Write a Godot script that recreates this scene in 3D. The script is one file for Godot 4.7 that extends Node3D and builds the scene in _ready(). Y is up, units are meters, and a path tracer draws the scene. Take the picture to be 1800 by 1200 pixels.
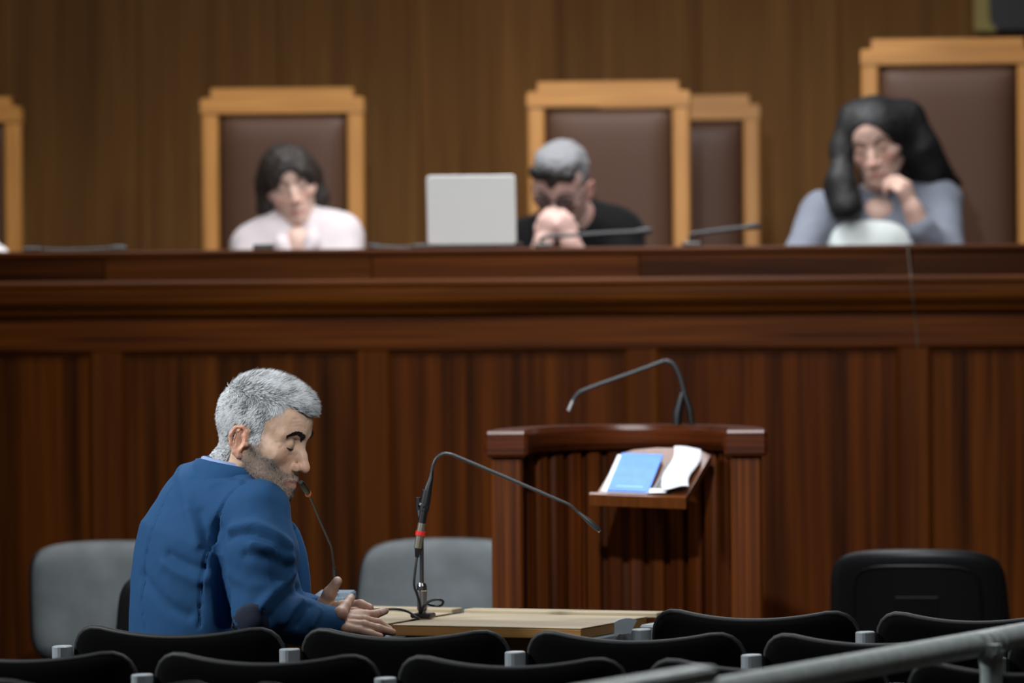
extends Node3D
# A courtroom: a man in a blue jacket at a row of folding desks, judges behind a panelled bench.

const FOCAL := 10000.0      # focal length in pixels of the 1800 x 1200 frame (a 200 mm lens)
const EYE := Vector3(0, 1.6, 0)
var cam_basis := Basis()
var rng := RandomNumberGenerator.new()
var M := {}
var used := {}

# ------------------------------------------------------------------ placing
func ray(px: float, py: float) -> Vector3:
	return (cam_basis * Vector3((px - 900.0) / FOCAL, -(py - 600.0) / FOCAL, -1.0)).normalized()

func W(px: float, py: float, depth: float) -> Vector3:
	var r := ray(px, py)
	return EYE + r * (depth / -r.z)

func on_plane(px: float, py: float, at: Vector3, n: Vector3) -> Vector3:
	var r := ray(px, py)
	return EYE + r * ((at - EYE).dot(n) / r.dot(n))

func on_level(px: float, py: float, y: float) -> Vector3:
	var r := ray(px, py)
	return EYE + r * ((y - EYE.y) / r.y)

# ------------------------------------------------------------------ naming
func numbered(called: String) -> String:
	if not used.has(called):
		used[called] = 0
		return called
	used[called] += 1
	return "%s_%03d" % [called, used[called]]

func tag(o: Node3D, label: String, category: String, group := "") -> Node3D:
	o.set_meta("label", label)
	o.set_meta("category", category)
	if group != "":
		o.set_meta("group", group)
	return o

func thing(called: String, label: String, category: String, at := Vector3.ZERO, turn := 0.0, group := "") -> Node3D:
	var o := Node3D.new()
	o.name = numbered(called)
	add_child(o)
	o.position = at
	o.rotation.y = turn
	tag(o, label, category, group)
	return o

func put(called: String, mesh: Mesh, mat: Material, parent: Node = null) -> MeshInstance3D:
	var o := MeshInstance3D.new()
	o.mesh = mesh
	if mat:
		o.material_override = mat
	if parent == null or parent == self:
		o.name = numbered(called)
		add_child(o)
	else:
		o.name = called
		parent.add_child(o, true)
	return o

func struct(called: String, mesh: Mesh, mat: Material, label: String) -> MeshInstance3D:
	var o := put(called, mesh, mat)
	o.set_meta("kind", "structure")
	o.set_meta("label", label)
	o.set_meta("category", called.split("_")[0])
	return o

func copy_of(root: Node3D, label: String, at: Vector3, turn: float, group := "") -> Node3D:
	var base := String(root.name)
	if base.right(4).begins_with("_"):
		base = base.left(-4)
	var c: Node3D = root.duplicate()
	c.name = numbered(base)
	add_child(c)
	c.position = at
	c.rotation.y = turn
	c.set_meta("label", label)
	if group != "":
		c.set_meta("group", group)
	return c

# ------------------------------------------------------------------ shapes
func begin() -> SurfaceTool:
	var st := SurfaceTool.new()
	st.begin(Mesh.PRIMITIVE_TRIANGLES)
	return st

func done(st: SurfaceTool) -> ArrayMesh:
	st.generate_normals()
	return st.commit()

func tri(st: SurfaceTool, a: Vector3, b: Vector3, c: Vector3, out: Vector3, g := -1) -> void:
	st.set_smooth_group(g)
	if (c - a).cross(b - a).dot(out) < 0.0:
		st.add_vertex(a); st.add_vertex(c); st.add_vertex(b)
	else:
		st.add_vertex(a); st.add_vertex(b); st.add_vertex(c)

func quad(st: SurfaceTool, a: Vector3, b: Vector3, c: Vector3, d: Vector3, out: Vector3, g := -1) -> void:
	tri(st, a, b, c, out, g)
	tri(st, a, c, d, out, g)

# a box with chamfered edges, in the frame t
func box(st: SurfaceTool, size: Vector3, t := Transform3D(), bev := 0.003) -> void:
	var h := size * 0.5
	bev = minf(bev, minf(h.x, minf(h.y, h.z)) * 0.9)
	var c := h - Vector3(bev, bev, bev)
	var o := t.origin
	for ax in 3:
		var u := (ax + 1) % 3
		var v := (ax + 2) % 3
		for s: float in [-1.0, 1.0]:
			var p := []
			for k: Array in [[-1, -1], [1, -1], [1, 1], [-1, 1]]:
				var q := Vector3.ZERO
				q[ax] = s * h[ax]
				q[u] = k[0] * c[u]
				q[v] = k[1] * c[v]
				p.append(t * q)
			var n := Vector3.ZERO
			n[ax] = s
			quad(st, p[0], p[1], p[2], p[3], t.basis * n)
	for ax in 3:
		var u := (ax + 1) % 3
		var v := (ax + 2) % 3
		for su: float in [-1.0, 1.0]:
			for sv: float in [-1.0, 1.0]:
				var p := []
				for k: Array in [[-1, 0], [1, 0], [1, 1], [-1, 1]]:
					var q := Vector3.ZERO
					q[ax] = k[0] * c[ax]
					q[u] = su * (h[u] if k[1] == 0 else c[u])
					q[v] = sv * (c[v] if k[1] == 0 else h[v])
					p.append(t * q)
				var n := Vector3.ZERO
				n[u] = su
				n[v] = sv
				quad(st, p[0], p[1], p[2], p[3], t.basis * n)
	for sx: float in [-1.0, 1.0]:
		for sy: float in [-1.0, 1.0]:
			for sz: float in [-1.0, 1.0]:
				var s := Vector3(sx, sy, sz)
				tri(st, t * (Vector3(h.x, c.y, c.z) * s), t * (Vector3(c.x, h.y, c.z) * s), t * (Vector3(c.x, c.y, h.z) * s), t.basis * s)

func box_mesh(size: Vector3, bev := 0.003, t := Transform3D()) -> ArrayMesh:
	var st := begin()
	box(st, size, t, bev)
	return done(st)

func at(x: float, y: float, z: float) -> Transform3D:
	return Transform3D(Basis(), Vector3(x, y, z))

# tube along points; r a number or one radius per point
func tube(st: SurfaceTool, pts: Array, r: Variant, sides := 12, caps := true, squash := Vector3.ONE) -> void:
	var n := pts.size()
	var rings := []
	var side := Vector3.ZERO
	for i in n:
		var dir: Vector3 = ((pts[mini(i + 1, n - 1)] as Vector3) - (pts[maxi(i - 1, 0)] as Vector3)).normalized()
		if side == Vector3.ZERO:
			side = dir.cross(Vector3.UP if absf(dir.y) < 0.9 else Vector3.RIGHT).normalized()
		else:
			side = (side - dir * side.dot(dir)).normalized()
		var up := dir.cross(side)
		var rad: float = r[i] if r is Array else r
		var ring := []
		for k in sides:
			var a := TAU * k / sides
			ring.append((pts[i] as Vector3) + (side * cos(a) + up * sin(a)) * rad * squash)
		rings.append(ring)
	for i in n - 1:
		for k in sides:
			var k2 := (k + 1) % sides
			var mid: Vector3 = ((pts[i] as Vector3) + (pts[i + 1] as Vector3)) * 0.5
			var a: Vector3 = rings[i][k]
			var c: Vector3 = rings[i + 1][k2]
			quad(st, a, rings[i][k2], c, rings[i + 1][k], (a + c) * 0.5 - mid, 1)
	if caps:
		for e in [0, n - 1]:
			var dir: Vector3 = (pts[e] as Vector3) - (pts[1 if e == 0 else n - 2] as Vector3)
			for k in sides:
				tri(st, pts[e], rings[e][k], rings[e][(k + 1) % sides], dir)

func tube_mesh(pts: Array, r: Variant, sides := 12) -> ArrayMesh:
	var st := begin()
	tube(st, pts, r, sides)
	return done(st)

# smooth curve through points
func curve(pts: Array, per := 8) -> Array:
	var out := []
	var n := pts.size()
	for i in n - 1:
		for k in per:
			out.append((pts[i] as Vector3).cubic_interpolate(pts[i + 1], pts[maxi(i - 1, 0)], pts[mini(i + 2, n - 1)], float(k) / per))
	out.append(pts[n - 1])
	return out

# lathe: profile of [radius, height] turned round the axis of t
func lathe(st: SurfaceTool, prof: Array, sides := 20, t := Transform3D()) -> void:
	for i in prof.size() - 1:
		var r0: float = prof[i][0]
		var y0: float = prof[i][1]
		var r1: float = prof[i + 1][0]
		var y1: float = prof[i + 1][1]
		var sl := Vector2(y1 - y0, r0 - r1)
		for k in sides:
			var a := TAU * k / sides
			var b := TAU * (k + 1) / sides
			var m := (a + b) * 0.5
			var out := t.basis * Vector3(cos(m) * sl.x, sl.y, sin(m) * sl.x)
			quad(st, t * Vector3(cos(a) * r0, y0, sin(a) * r0), t * Vector3(cos(b) * r0, y0, sin(b) * r0), t * Vector3(cos(b) * r1, y1, sin(b) * r1), t * Vector3(cos(a) * r1, y1, sin(a) * r1), out, 2 + i)

# polygon in the xy plane of t, extruded along z from z0 to z1
func prism(st: SurfaceTool, poly: PackedVector2Array, z0: float, z1: float, t := Transform3D(), bev := 0.0) -> void:
	var idx := Geometry2D.triangulate_polygon(poly)
	var inner := poly
	if bev > 0.0:
		var off := Geometry2D.offset_polygon(poly, -bev)
		if off.size() == 1 and off[0].size() == poly.size():
			# match the order of the inner ring to the outer one
			var best := 0
			var bd := 1e9
			for k in off[0].size():
				var d := 0.0
				for j in poly.size():
					d += off[0][(j + k) % poly.size()].distance_squared_to(poly[j])
				if d < bd:
					bd = d
					best = k
			inner = PackedVector2Array()
			for j in poly.size():
				inner.append(off[0][(j + best) % poly.size()])
		else:
			bev = 0.0
	var f := func(p: Vector2, z: float) -> Vector3: return t * Vector3(p.x, p.y, z)
	var lo := minf(z0, z1)
	var hi := maxf(z0, z1)
	for k in idx.size() / 3:
		var a := inner[idx[k * 3]]
		var b := inner[idx[k * 3 + 1]]
		var c := inner[idx[k * 3 + 2]]
		tri(st, f.call(a, hi), f.call(b, hi), f.call(c, hi), t.basis.z)
		tri(st, f.call(a, lo), f.call(b, lo), f.call(c, lo), -t.basis.z)
	var turn := 1.0 if not Geometry2D.is_polygon_clockwise(poly) else -1.0
	for i in poly.size():
		var j := (i + 1) % poly.size()
		var d := poly[j] - poly[i]
		var out := t.basis * (Vector3(d.y, -d.x, 0) * turn)
		quad(st, f.call(poly[i], lo + bev), f.call(poly[j], lo + bev), f.call(poly[j], hi - bev), f.call(poly[i], hi - bev), out)
		if bev > 0.0:
			quad(st, f.call(poly[i], hi - bev), f.call(poly[j], hi - bev), f.call(inner[j], hi), f.call(inner[i], hi), out.normalized() + t.basis.z)
			quad(st, f.call(poly[i], lo + bev), f.call(poly[j], lo + bev), f.call(inner[j], lo), f.call(inner[i], lo), out.normalized() - t.basis.z)

func prism_mesh(poly: PackedVector2Array, z0: float, z1: float, t := Transform3D(), bev := 0.0) -> ArrayMesh:
	var st := begin()
	prism(st, poly, z0, z1, t, bev)
	return done(st)

func rounded_rect(x0: float, y0: float, x1: float, y1: float, r: float, seg := 5) -> PackedVector2Array:
	var out := PackedVector2Array()
	for c: Array in [[x1 - r, y0 + r, -PI / 2], [x1 - r, y1 - r, 0.0], [x0 + r, y1 - r, PI / 2], [x0 + r, y0 + r, PI]]:
		for k in seg + 1:
			var a: float = c[2] + PI / 2 * k / seg
			out.append(Vector2(c[0] + cos(a) * r, c[1] + sin(a) * r))
	return out

# closed slab from two grids of points (front and back), rows x columns
func slab(st: SurfaceTool, front: Array, back: Array) -> void:
	var nr := front.size()
	var nc: int = front[0].size()
	for i in nr - 1:
		for j in nc - 1:
			var o: Vector3 = front[i][j] - back[i][j]
			quad(st, front[i][j], front[i][j + 1], front[i + 1][j + 1], front[i + 1][j], o, 1)
			quad(st, back[i][j], back[i][j + 1], back[i + 1][j + 1], back[i + 1][j], -o, 1)
	for e in [0, nr - 1]:
		var inn: int = 1 if e == 0 else nr - 2
		for j in nc - 1:
			quad(st, front[e][j], front[e][j + 1], back[e][j + 1], back[e][j], (front[e][j] as Vector3) - front[inn][j], 1)
	for e in [0, nc - 1]:
		var inn: int = 1 if e == 0 else nc - 2
		for i in nr - 1:
			quad(st, front[i][e], front[i + 1][e], back[i + 1][e], back[i][e], (front[i][e] as Vector3) - front[i][inn], 1)

# ------------------------------------------------------------------ bodies: a field of soft-joined shapes, meshed as surface nets
class Prim:
	var kind := 0       # 0 tapered capsule, 1 ellipsoid, 2 tapered capsule in a stretched frame
	var op := 0         # 0 join, 1 cut
	var a := Vector3.ZERO
	var b := Vector3.ZERO
	var ba := Vector3.ZERO
	var len2 := 1.0
	var ra := 0.0
	var rb := 0.0
	var k := 0.01
	var inv := Transform3D()
	var r := Vector3.ONE
	var slack := 1.0
	func dist(p: Vector3) -> float:
		if kind == 1:
			var q := inv * p
			var s := q / r
			var k0 := s.length()
			var k1 := (s / r).length()
			return k0 * (k0 - 1.0) / maxf(k1, 1e-5) if k0 > 1e-4 else -minf(r.x, minf(r.y, r.z))
		if kind == 2:
			p = inv * p
		var pa := p - a
		var t := clampf(pa.dot(ba) / len2, 0.0, 1.0)
		return ((pa - ba * t).length() - (ra + (rb - ra) * t)) * slack

func cone(a: Vector3, ra: float, b: Vector3, rb: float, k := 0.01, op := 0) -> Prim:
	var q := Prim.new()
	q.a = a; q.b = b; q.ba = b - a; q.len2 = maxf(q.ba.length_squared(), 1e-9)
	q.ra = ra; q.rb = rb; q.k = k; q.op = op
	return q

func ball(a: Vector3, r: float, k := 0.01, op := 0) -> Prim:
	return cone(a, r, a, r, k, op)

func egg(c: Vector3, r: Vector3, k := 0.01, op := 0, basis := Basis()) -> Prim:
	var q := Prim.new()
	q.kind = 1; q.r = r; q.k = k; q.op = op
	q.inv = Transform3D(basis, c).affine_inverse()
	return q

# capsule flattened along the direction "thin" by the factor s (> 1)
func flat(a: Vector3, ra: float, b: Vector3, rb: float, thin: Vector3, s: float, k := 0.02, op := 0) -> Prim:
	thin = thin.normalized()
	var m := Basis(Vector3(1, 0, 0) + thin * ((s - 1.0) * thin.x), Vector3(0, 1, 0) + thin * ((s - 1.0) * thin.y), Vector3(0, 0, 1) + thin * ((s - 1.0) * thin.z))
	var q := cone(m * a, ra, m * b, rb, k, op)
	q.kind = 2
	q.inv = Transform3D(m, Vector3.ZERO)
	q.slack = 0.8
	return q

func chain(out: Array, pts: Array, rad: Array, k := 0.01) -> void:
	for i in pts.size() - 1:
		out.append(cone(pts[i], rad[i], pts[i + 1], rad[i + 1], k))

func field(prims: Array, p: Vector3) -> float:
	var d := 1e3
	for q: Prim in prims:
		var e := q.dist(p)
		if q.op == 0:
			var h := q.k - absf(d - e)
			d = minf(d, e)
			if h > 0.0:
				d -= h * h * 0.25 / q.k
		else:
			e = -e
			var h := q.k - absf(d - e)
			d = maxf(d, e)
			if h > 0.0:
				d += h * h * 0.25 / q.k
	return d

func net(prims: Array, lo: Vector3, hi: Vector3, h: float) -> Dictionary:
	const B := 6
	var nb := Vector3i(((hi - lo) / (h * B)).ceil())
	var n := nb * B + Vector3i.ONE
	var val := PackedFloat32Array()
	val.resize(n.x * n.y * n.z)
	val.fill(NAN)
	var sx := 1
	var sy := n.x
	var sz := n.x * n.y
	var rad := h * B * 0.5 * 1.7321
	var blocks := []
	for bz in nb.z:
		for by in nb.y:
			for bx in nb.x:
				var c := lo + (Vector3(bx, by, bz) + Vector3(0.5, 0.5, 0.5)) * (h * B)
				var d := field(prims, c)
				if absf(d) > rad * 1.5:
					continue
				var near := []
				for q: Prim in prims:
					var e := q.dist(c)
					if (q.op == 0 and e < d + 2.4 * rad + q.k) or (q.op == 1 and e < 3.2 * rad + q.k):
						near.append(q)
				blocks.append(Vector3i(bx, by, bz))
				for z in B + 1:
					for y in B + 1:
						var row := (bz * B + z) * sz + (by * B + y) * sy + bx * B
						for x in B + 1:
							if is_nan(val[row + x]):
								val[row + x] = field(near, lo + Vector3(bx * B + x, by * B + y, bz * B + z) * h)
	var cell := PackedInt32Array()
	cell.resize(val.size())
	cell.fill(-1)
	var verts := PackedVector3Array()
	var norms := PackedVector3Array()
	var index := PackedInt32Array()
	var off := [0, sx, sy, sx + sy, sz, sx + sz, sy + sz, sx + sy + sz]
	var cor := [Vector3(0, 0, 0), Vector3(1, 0, 0), Vector3(0, 1, 0), Vector3(1, 1, 0), Vector3(0, 0, 1), Vector3(1, 0, 1), Vector3(0, 1, 1), Vector3(1, 1, 1)]
	var edges := [[0, 1], [2, 3], [4, 5], [6, 7], [0, 2], [1, 3], [4, 6], [5, 7], [0, 4], [1, 5], [2, 6], [3, 7]]
	for b: Vector3i in blocks:
		for z in B:
			for y in B:
				var row: int = (b.z * B + z) * sz + (b.y * B + y) * sy + b.x * B
				for x in B:
					var i := row + x
					var v0 := val[i]
					var v1 := val[i + sx]
					var v2 := val[i + sy]
					var v3 := val[i + sx + sy]
					var v4 := val[i + sz]
					var v5 := val[i + sx + sz]
					var v6 := val[i + sy + sz]
					var v7 := val[i + sx + sy + sz]
					var lowest := minf(minf(minf(v0, v1), minf(v2, v3)), minf(minf(v4, v5), minf(v6, v7)))
					if lowest >= 0.0:
						continue
					if maxf(maxf(maxf(v0, v1), maxf(v2, v3)), maxf(maxf(v4, v5), maxf(v6, v7))) < 0.0:
						continue
					var vv := [v0, v1, v2, v3, v4, v5, v6, v7]
					var sum := Vector3.ZERO
					var cnt := 0
					for e: Array in edges:
						var p: float = vv[e[0]]
						var q: float = vv[e[1]]
						if (p < 0.0) != (q < 0.0):
							sum += (cor[e[0]] as Vector3).lerp(cor[e[1]], p / (p - q))
							cnt += 1
					var f := sum / cnt
					var g := Vector3(lerpf(lerpf(v1 - v0, v3 - v2, f.y), lerpf(v5 - v4, v7 - v6, f.y), f.z), lerpf(lerpf(v2 - v0, v3 - v1, f.x), lerpf(v6 - v4, v7 - v5, f.x), f.z), lerpf(lerpf(v4 - v0, v5 - v1, f.x), lerpf(v6 - v2, v7 - v3, f.x), f.y))
					cell[i] = verts.size()
					verts.append(lo + (Vector3(b.x * B + x, b.y * B + y, b.z * B + z) + f) * h)
					norms.append(g.normalized())
	for b: Vector3i in blocks:
		for z in B:
			for y in B:
				var row: int = (b.z * B + z) * sz + (b.y * B + y) * sy + b.x * B
				for x in B:
					var i := row + x
					if cell[i] < 0:
						continue
					var v0 := val[i]
					var st := [sx, sy, sz]
					var xyz := [b.x * B + x, b.y * B + y, b.z * B + z]
					for ax in 3:
						var u := (ax + 1) % 3
						var w := (ax + 2) % 3
						if xyz[u] == 0 or xyz[w] == 0:
							continue
						var v1 := val[i + st[ax]]
						if (v0 < 0.0) == (v1 < 0.0):
							continue
						var c0 := cell[i]
						var c1 := cell[i - st[u]]
						var c2 := cell[i - st[u] - st[w]]
						var c3 := cell[i - st[w]]
						if c1 < 0 or c2 < 0 or c3 < 0:
							continue
						if v0 < 0.0:
							index.append_array(PackedInt32Array([c0, c2, c1, c0, c3, c2]))
						else:
							index.append_array(PackedInt32Array([c0, c1, c2, c0, c2, c3]))
	return {"v": verts, "n": norms, "i": index}

func moved(a: Dictionary, t: Transform3D) -> Dictionary:
	var v := PackedVector3Array()
	var n := PackedVector3Array()
	for k in a.v.size():
		v.append(t * (a.v[k] as Vector3))
		n.append((t.basis * (a.n[k] as Vector3)).normalized())
	var out := {"v": v, "n": n, "i": a.i}
	if a.has("c"):
		out.c = a.c
	return out

func colored(a: Dictionary, f: Callable) -> Dictionary:
	var c := PackedColorArray()
	for k in a.v.size():
		c.append(f.call(a.v[k], a.n[k]))
	a.c = c
	return a

func bake(parts: Array) -> ArrayMesh:
	var v := PackedVector3Array()
	var n := PackedVector3Array()
	var c := PackedColorArray()
	var i := PackedInt32Array()
	for a: Dictionary in parts:
		var base := v.size()
		v.append_array(a.v)
		n.append_array(a.n)
		if a.has("c"):
			c.append_array(a.c)
		for k in a.i.size():
			i.append(a.i[k] + base)
	var arr := []
	arr.resize(Mesh.ARRAY_MAX)
	arr[Mesh.ARRAY_VERTEX] = v
	arr[Mesh.ARRAY_NORMAL] = n
	arr[Mesh.ARRAY_INDEX] = i
	if c.size() == v.size():
		arr[Mesh.ARRAY_COLOR] = c
	var m := ArrayMesh.new()
	m.add_surface_from_arrays(Mesh.PRIMITIVE_TRIANGLES, arr)
	return m

func bounds(prims: Array, pad := 0.02) -> Array:
	var lo := Vector3.ONE * 1e6
	var hi := -lo
	for q: Prim in prims:
		if q.op == 1:
			continue
		if q.kind == 1:
			var c := q.inv.affine_inverse().origin
			var r := Vector3.ONE * maxf(q.r.x, maxf(q.r.y, q.r.z))
			lo = lo.min(c - r); hi = hi.max(c + r)
		else:
			var a := q.a
			var b := q.b
			if q.kind == 2:
				var m := q.inv.affine_inverse()
				a = m * a; b = m * b
			lo = lo.min(a - Vector3.ONE * q.ra).min(b - Vector3.ONE * q.rb)
			hi = hi.max(a + Vector3.ONE * q.ra).max(b + Vector3.ONE * q.rb)
	return [lo - Vector3.ONE * pad, hi + Vector3.ONE * pad]

func solid(prims: Array, h: float) -> Dictionary:
	var b := bounds(prims, 3.0 * h)
	return net(prims, b[0], b[1], h)

# where the ray through a pixel meets a field
func hit(prims: Array, px: float, py: float, near: float, far: float) -> Vector3:
	var r := ray(px, py)
	var t := near
	for k in 200:
		var d := field(prims, EYE + r * t)
		if d < 0.0008 or t > far:
			break
		t += maxf(d * 0.7, 0.0006)
	return EYE + r * t

# hair strands as slim three-sided spikes: roots, directions, bends, lengths, widths, colours, normals
func strands(list: Array) -> ArrayMesh:
	var v := PackedVector3Array()
	var n := PackedVector3Array()
	var c := PackedColorArray()
	var ix := PackedInt32Array()
	for s: Array in list:
		var root: Vector3 = s[0]
		var d0: Vector3 = s[1]
		var d1: Vector3 = s[2]
		var l: float = s[3]
		var w: float = s[4]
		var col: Color = s[5]
		var nn: Vector3 = s[6]
		var side := d0.cross(nn)
		if side.length() < 0.05:
			side = d0.cross(Vector3(0.3, 0.8, 0.5))
		side = side.normalized()
		var up := side.cross(d0).normalized()
		var mid := root + d0 * l * 0.5
		var tip := mid + d1 * l * 0.5
		var base := v.size()
		for q in 2:
			var p := root if q == 0 else mid
			var ww := w if q == 0 else w * 0.75
			for k in 3:
				var a := TAU * k / 3.0
				var o := side * cos(a) + up * sin(a)
				v.append(p + o * ww)
				n.append((o * 0.5 + nn * 0.8).normalized())
				c.append(col)
		v.append(tip)
		n.append(nn)
		c.append(col)
		for k in 3:
			var k2 := (k + 1) % 3
			ix.append_array(PackedInt32Array([base + k, base + k2, base + 3 + k2, base + k, base + 3 + k2, base + 3 + k, base + 3 + k, base + 3 + k2, base + 6]))
	var arr := []
	arr.resize(Mesh.ARRAY_MAX)
	arr[Mesh.ARRAY_VERTEX] = v
	arr[Mesh.ARRAY_NORMAL] = n
	arr[Mesh.ARRAY_COLOR] = c
	arr[Mesh.ARRAY_INDEX] = ix
	var m := ArrayMesh.new()
	m.add_surface_from_arrays(Mesh.PRIMITIVE_TRIANGLES, arr)
	return m

# ------------------------------------------------------------------ materials
func noise(seed_: int, freq: float, oct := 3) -> FastNoiseLite:
	var n := FastNoiseLite.new()
	n.seed = seed_
	n.frequency = freq
	n.noise_type = FastNoiseLite.TYPE_SIMPLEX_SMOOTH
	n.fractal_octaves = oct
	return n

# wood: streaks along one axis, broad bands of tone and fine pores
func wood_image(seed_: int, dark: Color, light: Color, streaks: float, along := true, band := 0.5, size := 512) -> ImageTexture:
	var im := Image.create(size, size, false, Image.FORMAT_RGB8)
	var n1 := noise(seed_, streaks / size, 2)
	var n2 := noise(seed_ + 1, streaks * 4.0 / size, 2)
	var n3 := noise(seed_ + 2, 3.0 / size, 2)
	for y in size:
		for x in size:
			var u := x if along else y
			var v := y if along else x
			# fold the ends together so that the tile repeats
			var e := clampf((u - size * 0.9) / (size * 0.1), 0.0, 1.0)
			var e2 := clampf((v - size * 0.9) / (size * 0.1), 0.0, 1.0)
			var s := 0.0
			for q in 4:
				var wt := (e if q % 2 == 1 else 1.0 - e) * (e2 if q >= 2 else 1.0 - e2)
				if wt <= 0.0:
					continue
				var uu: float = u - (size if q % 2 == 1 else 0)
				var vv: float = v - (size if q >= 2 else 0)
				var a := n1.get_noise_2d(uu, vv * 0.03)
				var b := n2.get_noise_2d(uu, vv * 0.05)
				var c := n3.get_noise_2d(uu, vv * 0.5)
				s += wt * (0.5 + 1.0 * band * a + 0.35 * b + 0.25 * c)
			im.set_pixel(x, y, dark.lerp(light, clampf(s, 0.0, 1.0)))
	return ImageTexture.create_from_image(im)

func plain(col: Color, rough := 0.6, metal := 0.0, spec := 0.5) -> StandardMaterial3D:
	var m := StandardMaterial3D.new()
	m.albedo_color = col
	m.roughness = rough
	m.metallic = metal
	m.metallic_specular = spec
	return m

func wooden(tex: Texture2D, rough: float, scale := Vector3.ONE, offset := Vector3.ZERO, tint := Color.WHITE, spec := 0.4) -> StandardMaterial3D:
	var m := plain(tint, rough, 0.0, spec)
	m.albedo_texture = tex
	m.uv1_triplanar = true
	m.uv1_scale = scale
	m.uv1_offset = offset
	m.uv1_triplanar_sharpness = 8.0
	return m

func grain(m: StandardMaterial3D, tex: Texture2D, depth: float, scale: float) -> StandardMaterial3D:
	m.uv1_triplanar = true
	m.uv1_scale = Vector3.ONE * scale
	m.heightmap_enabled = true
	m.heightmap_texture = tex
	m.heightmap_scale = depth
	return m

func speckle(seed_: int, freq: float, lo: Color, hi: Color, oct := 3, size := 256) -> NoiseTexture2D:
	var t := NoiseTexture2D.new()
	t.width = size
	t.height = size
	t.seamless = true
	t.noise = noise(seed_, freq, oct)
	var g := Gradient.new()
	g.set_color(0, lo)
	g.set_color(1, hi)
	t.color_ramp = g
	return t

func lin(r: float, g: float, b: float) -> Color:
	return Color(r, g, b).srgb_to_linear()

# ------------------------------------------------------------------ the scene
const BENCH_TURN := deg_to_rad(-5.4)
const ROW_TURN := deg_to_rad(-16.0)
const PARTS := "room bench judges_chairs judges lectern grey_chairs rows tables mics man rail"
var bench := Transform3D()

func _ready() -> void:
	rng.seed = 7
	camera_and_light()
	materials()
	if "room" in PARTS: room()
	if "bench" in PARTS: judges_bench()
	if "judges_chairs" in PARTS: judges_chairs()
	if "lectern" in PARTS: lectern()
	if "grey_chairs" in PARTS: grey_chairs()
	if "rows" in PARTS: seat_rows()
	if "tables" in PARTS: desks()
	if "rail" in PARTS: rails()
	if "man" in PARTS: blue_man()
	if "judges" in PARTS.split(" "): judges()
	if "mics" in PARTS: microphones()
	if "bench" in PARTS: bench_things()

func camera_and_light() -> void:
	cam_basis = Basis(Vector3.RIGHT, -atan(170.0 / FOCAL)) * Basis(Vector3(0, 0, 1), deg_to_rad(-0.45))
	var cam := Camera3D.new()
	cam.name = "camera"
	add_child(cam)
	var lens := CameraAttributesPhysical.new()
	lens.frustum_focal_length = 200.0
	lens.exposure_aperture = 3.2
	lens.frustum_focus_distance = 12.3
	lens.frustum_near = 0.1
	lens.frustum_far = 100.0
	cam.attributes = lens
	cam.fov = rad_to_deg(2.0 * atan(600.0 / FOCAL))
	cam.transform = Transform3D(cam_basis, EYE)
	cam.current = true
	var we := WorldEnvironment.new()
	we.name = "environment"
	var env := Environment.new()
	env.background_mode = Environment.BG_COLOR
	env.background_color = Color(0, 0, 0)
	env.tonemap_mode = Environment.TONE_MAPPER_LINEAR
	env.tonemap_exposure = 1.0
	env.sdfgi_enabled = true
	env.ssao_enabled = true
	env.ssil_enabled = true
	we.environment = env
	add_child(we)
	# the ceiling's light panels: over the public seats, the well of the court and the bench
	var cool := Color(0.985, 0.99, 1.0)
	M.black = plain(Color(0.05, 0.052, 0.055), 0.45)
	spotlight("added black ceiling spotlight, out of view, aimed at the witness stand", Vector3(-0.3, 3.35, -7.4), Vector3(0.0, 1.3, -14.8), 31.0, 13.5, Color(0.96, 0.98, 1.0), 1.0)
	spotlight("large added ceiling floodlight, out of view, aimed at the man in blue", Vector3(-4.2, 3.3, -11.2), Vector3(-0.55, 1.05, -12.2), 20.5, 30.0, Color(0.97, 0.985, 1.0), 2.6)
	for p: Array in [[0.9, -10.4, 3.6, "seats"], [0.2, -13.4, 5.2, "well"], [-1.2, -16.3, 3.3, "bench"], [0.3, -16.2, 6.4, "bench"], [1.7, -15.9, 1.3, "bench"]]:
		ceiling_light(Vector3(p[0], CEILING, p[1]), p[2], cool, p[3])

const CEILING := 3.6

# an unseen lamp, added for its narrow beam that spares the bench ends
func spotlight(label: String, where: Vector3, aim: Vector3, energy: float, angle: float, col: Color, big: float) -> void:
	var o := thing("ceiling_spotlight", label, "light", where)
	var dir := (aim - where).normalized()
	var t := Transform3D(Basis.looking_at(dir).scaled(Vector3.ONE * big), Vector3.ZERO)
	var st := begin()
	lathe(st, [[0.0, -0.16], [0.06, -0.16], [0.075, -0.13], [0.085, 0.0], [0.079, 0.0], [0.07, -0.12]], 24, t * Transform3D(Basis(Vector3.RIGHT, -PI / 2), Vector3.ZERO))
	put("housing", done(st), M.black, o)
	put("bracket", tube_mesh([t * Vector3(0, 0, 0.1), Vector3(0, CEILING - where.y, 0.05)], 0.012, 10), M.black, o)
	var m := plain(Color(0.9, 0.9, 0.9), 0.6)
	m.emission_enabled = true
	m.emission = col
	m.emission_energy_multiplier = 0.8
	st = begin()
	lathe(st, [[0.0, -0.02], [0.07, -0.02], [0.07, -0.03], [0.0, -0.03]], 24, t * Transform3D(Basis(Vector3.RIGHT, -PI / 2), Vector3.ZERO))
	put("lamp_glass", done(st), m, o)
	var l := SpotLight3D.new()
	l.name = "beam_light"
	l.light_color = col
	l.light_energy = energy
	l.spot_range = 30.0
	l.spot_attenuation = 2.0
	l.spot_angle = angle
	l.spot_angle_attenuation = 1.0
	l.light_size = 0.07 * big
	l.shadow_enabled = true
	l.transform = Transform3D(Basis.looking_at(dir), t * Vector3(0, 0, -0.02))
	o.add_child(l)

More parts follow.
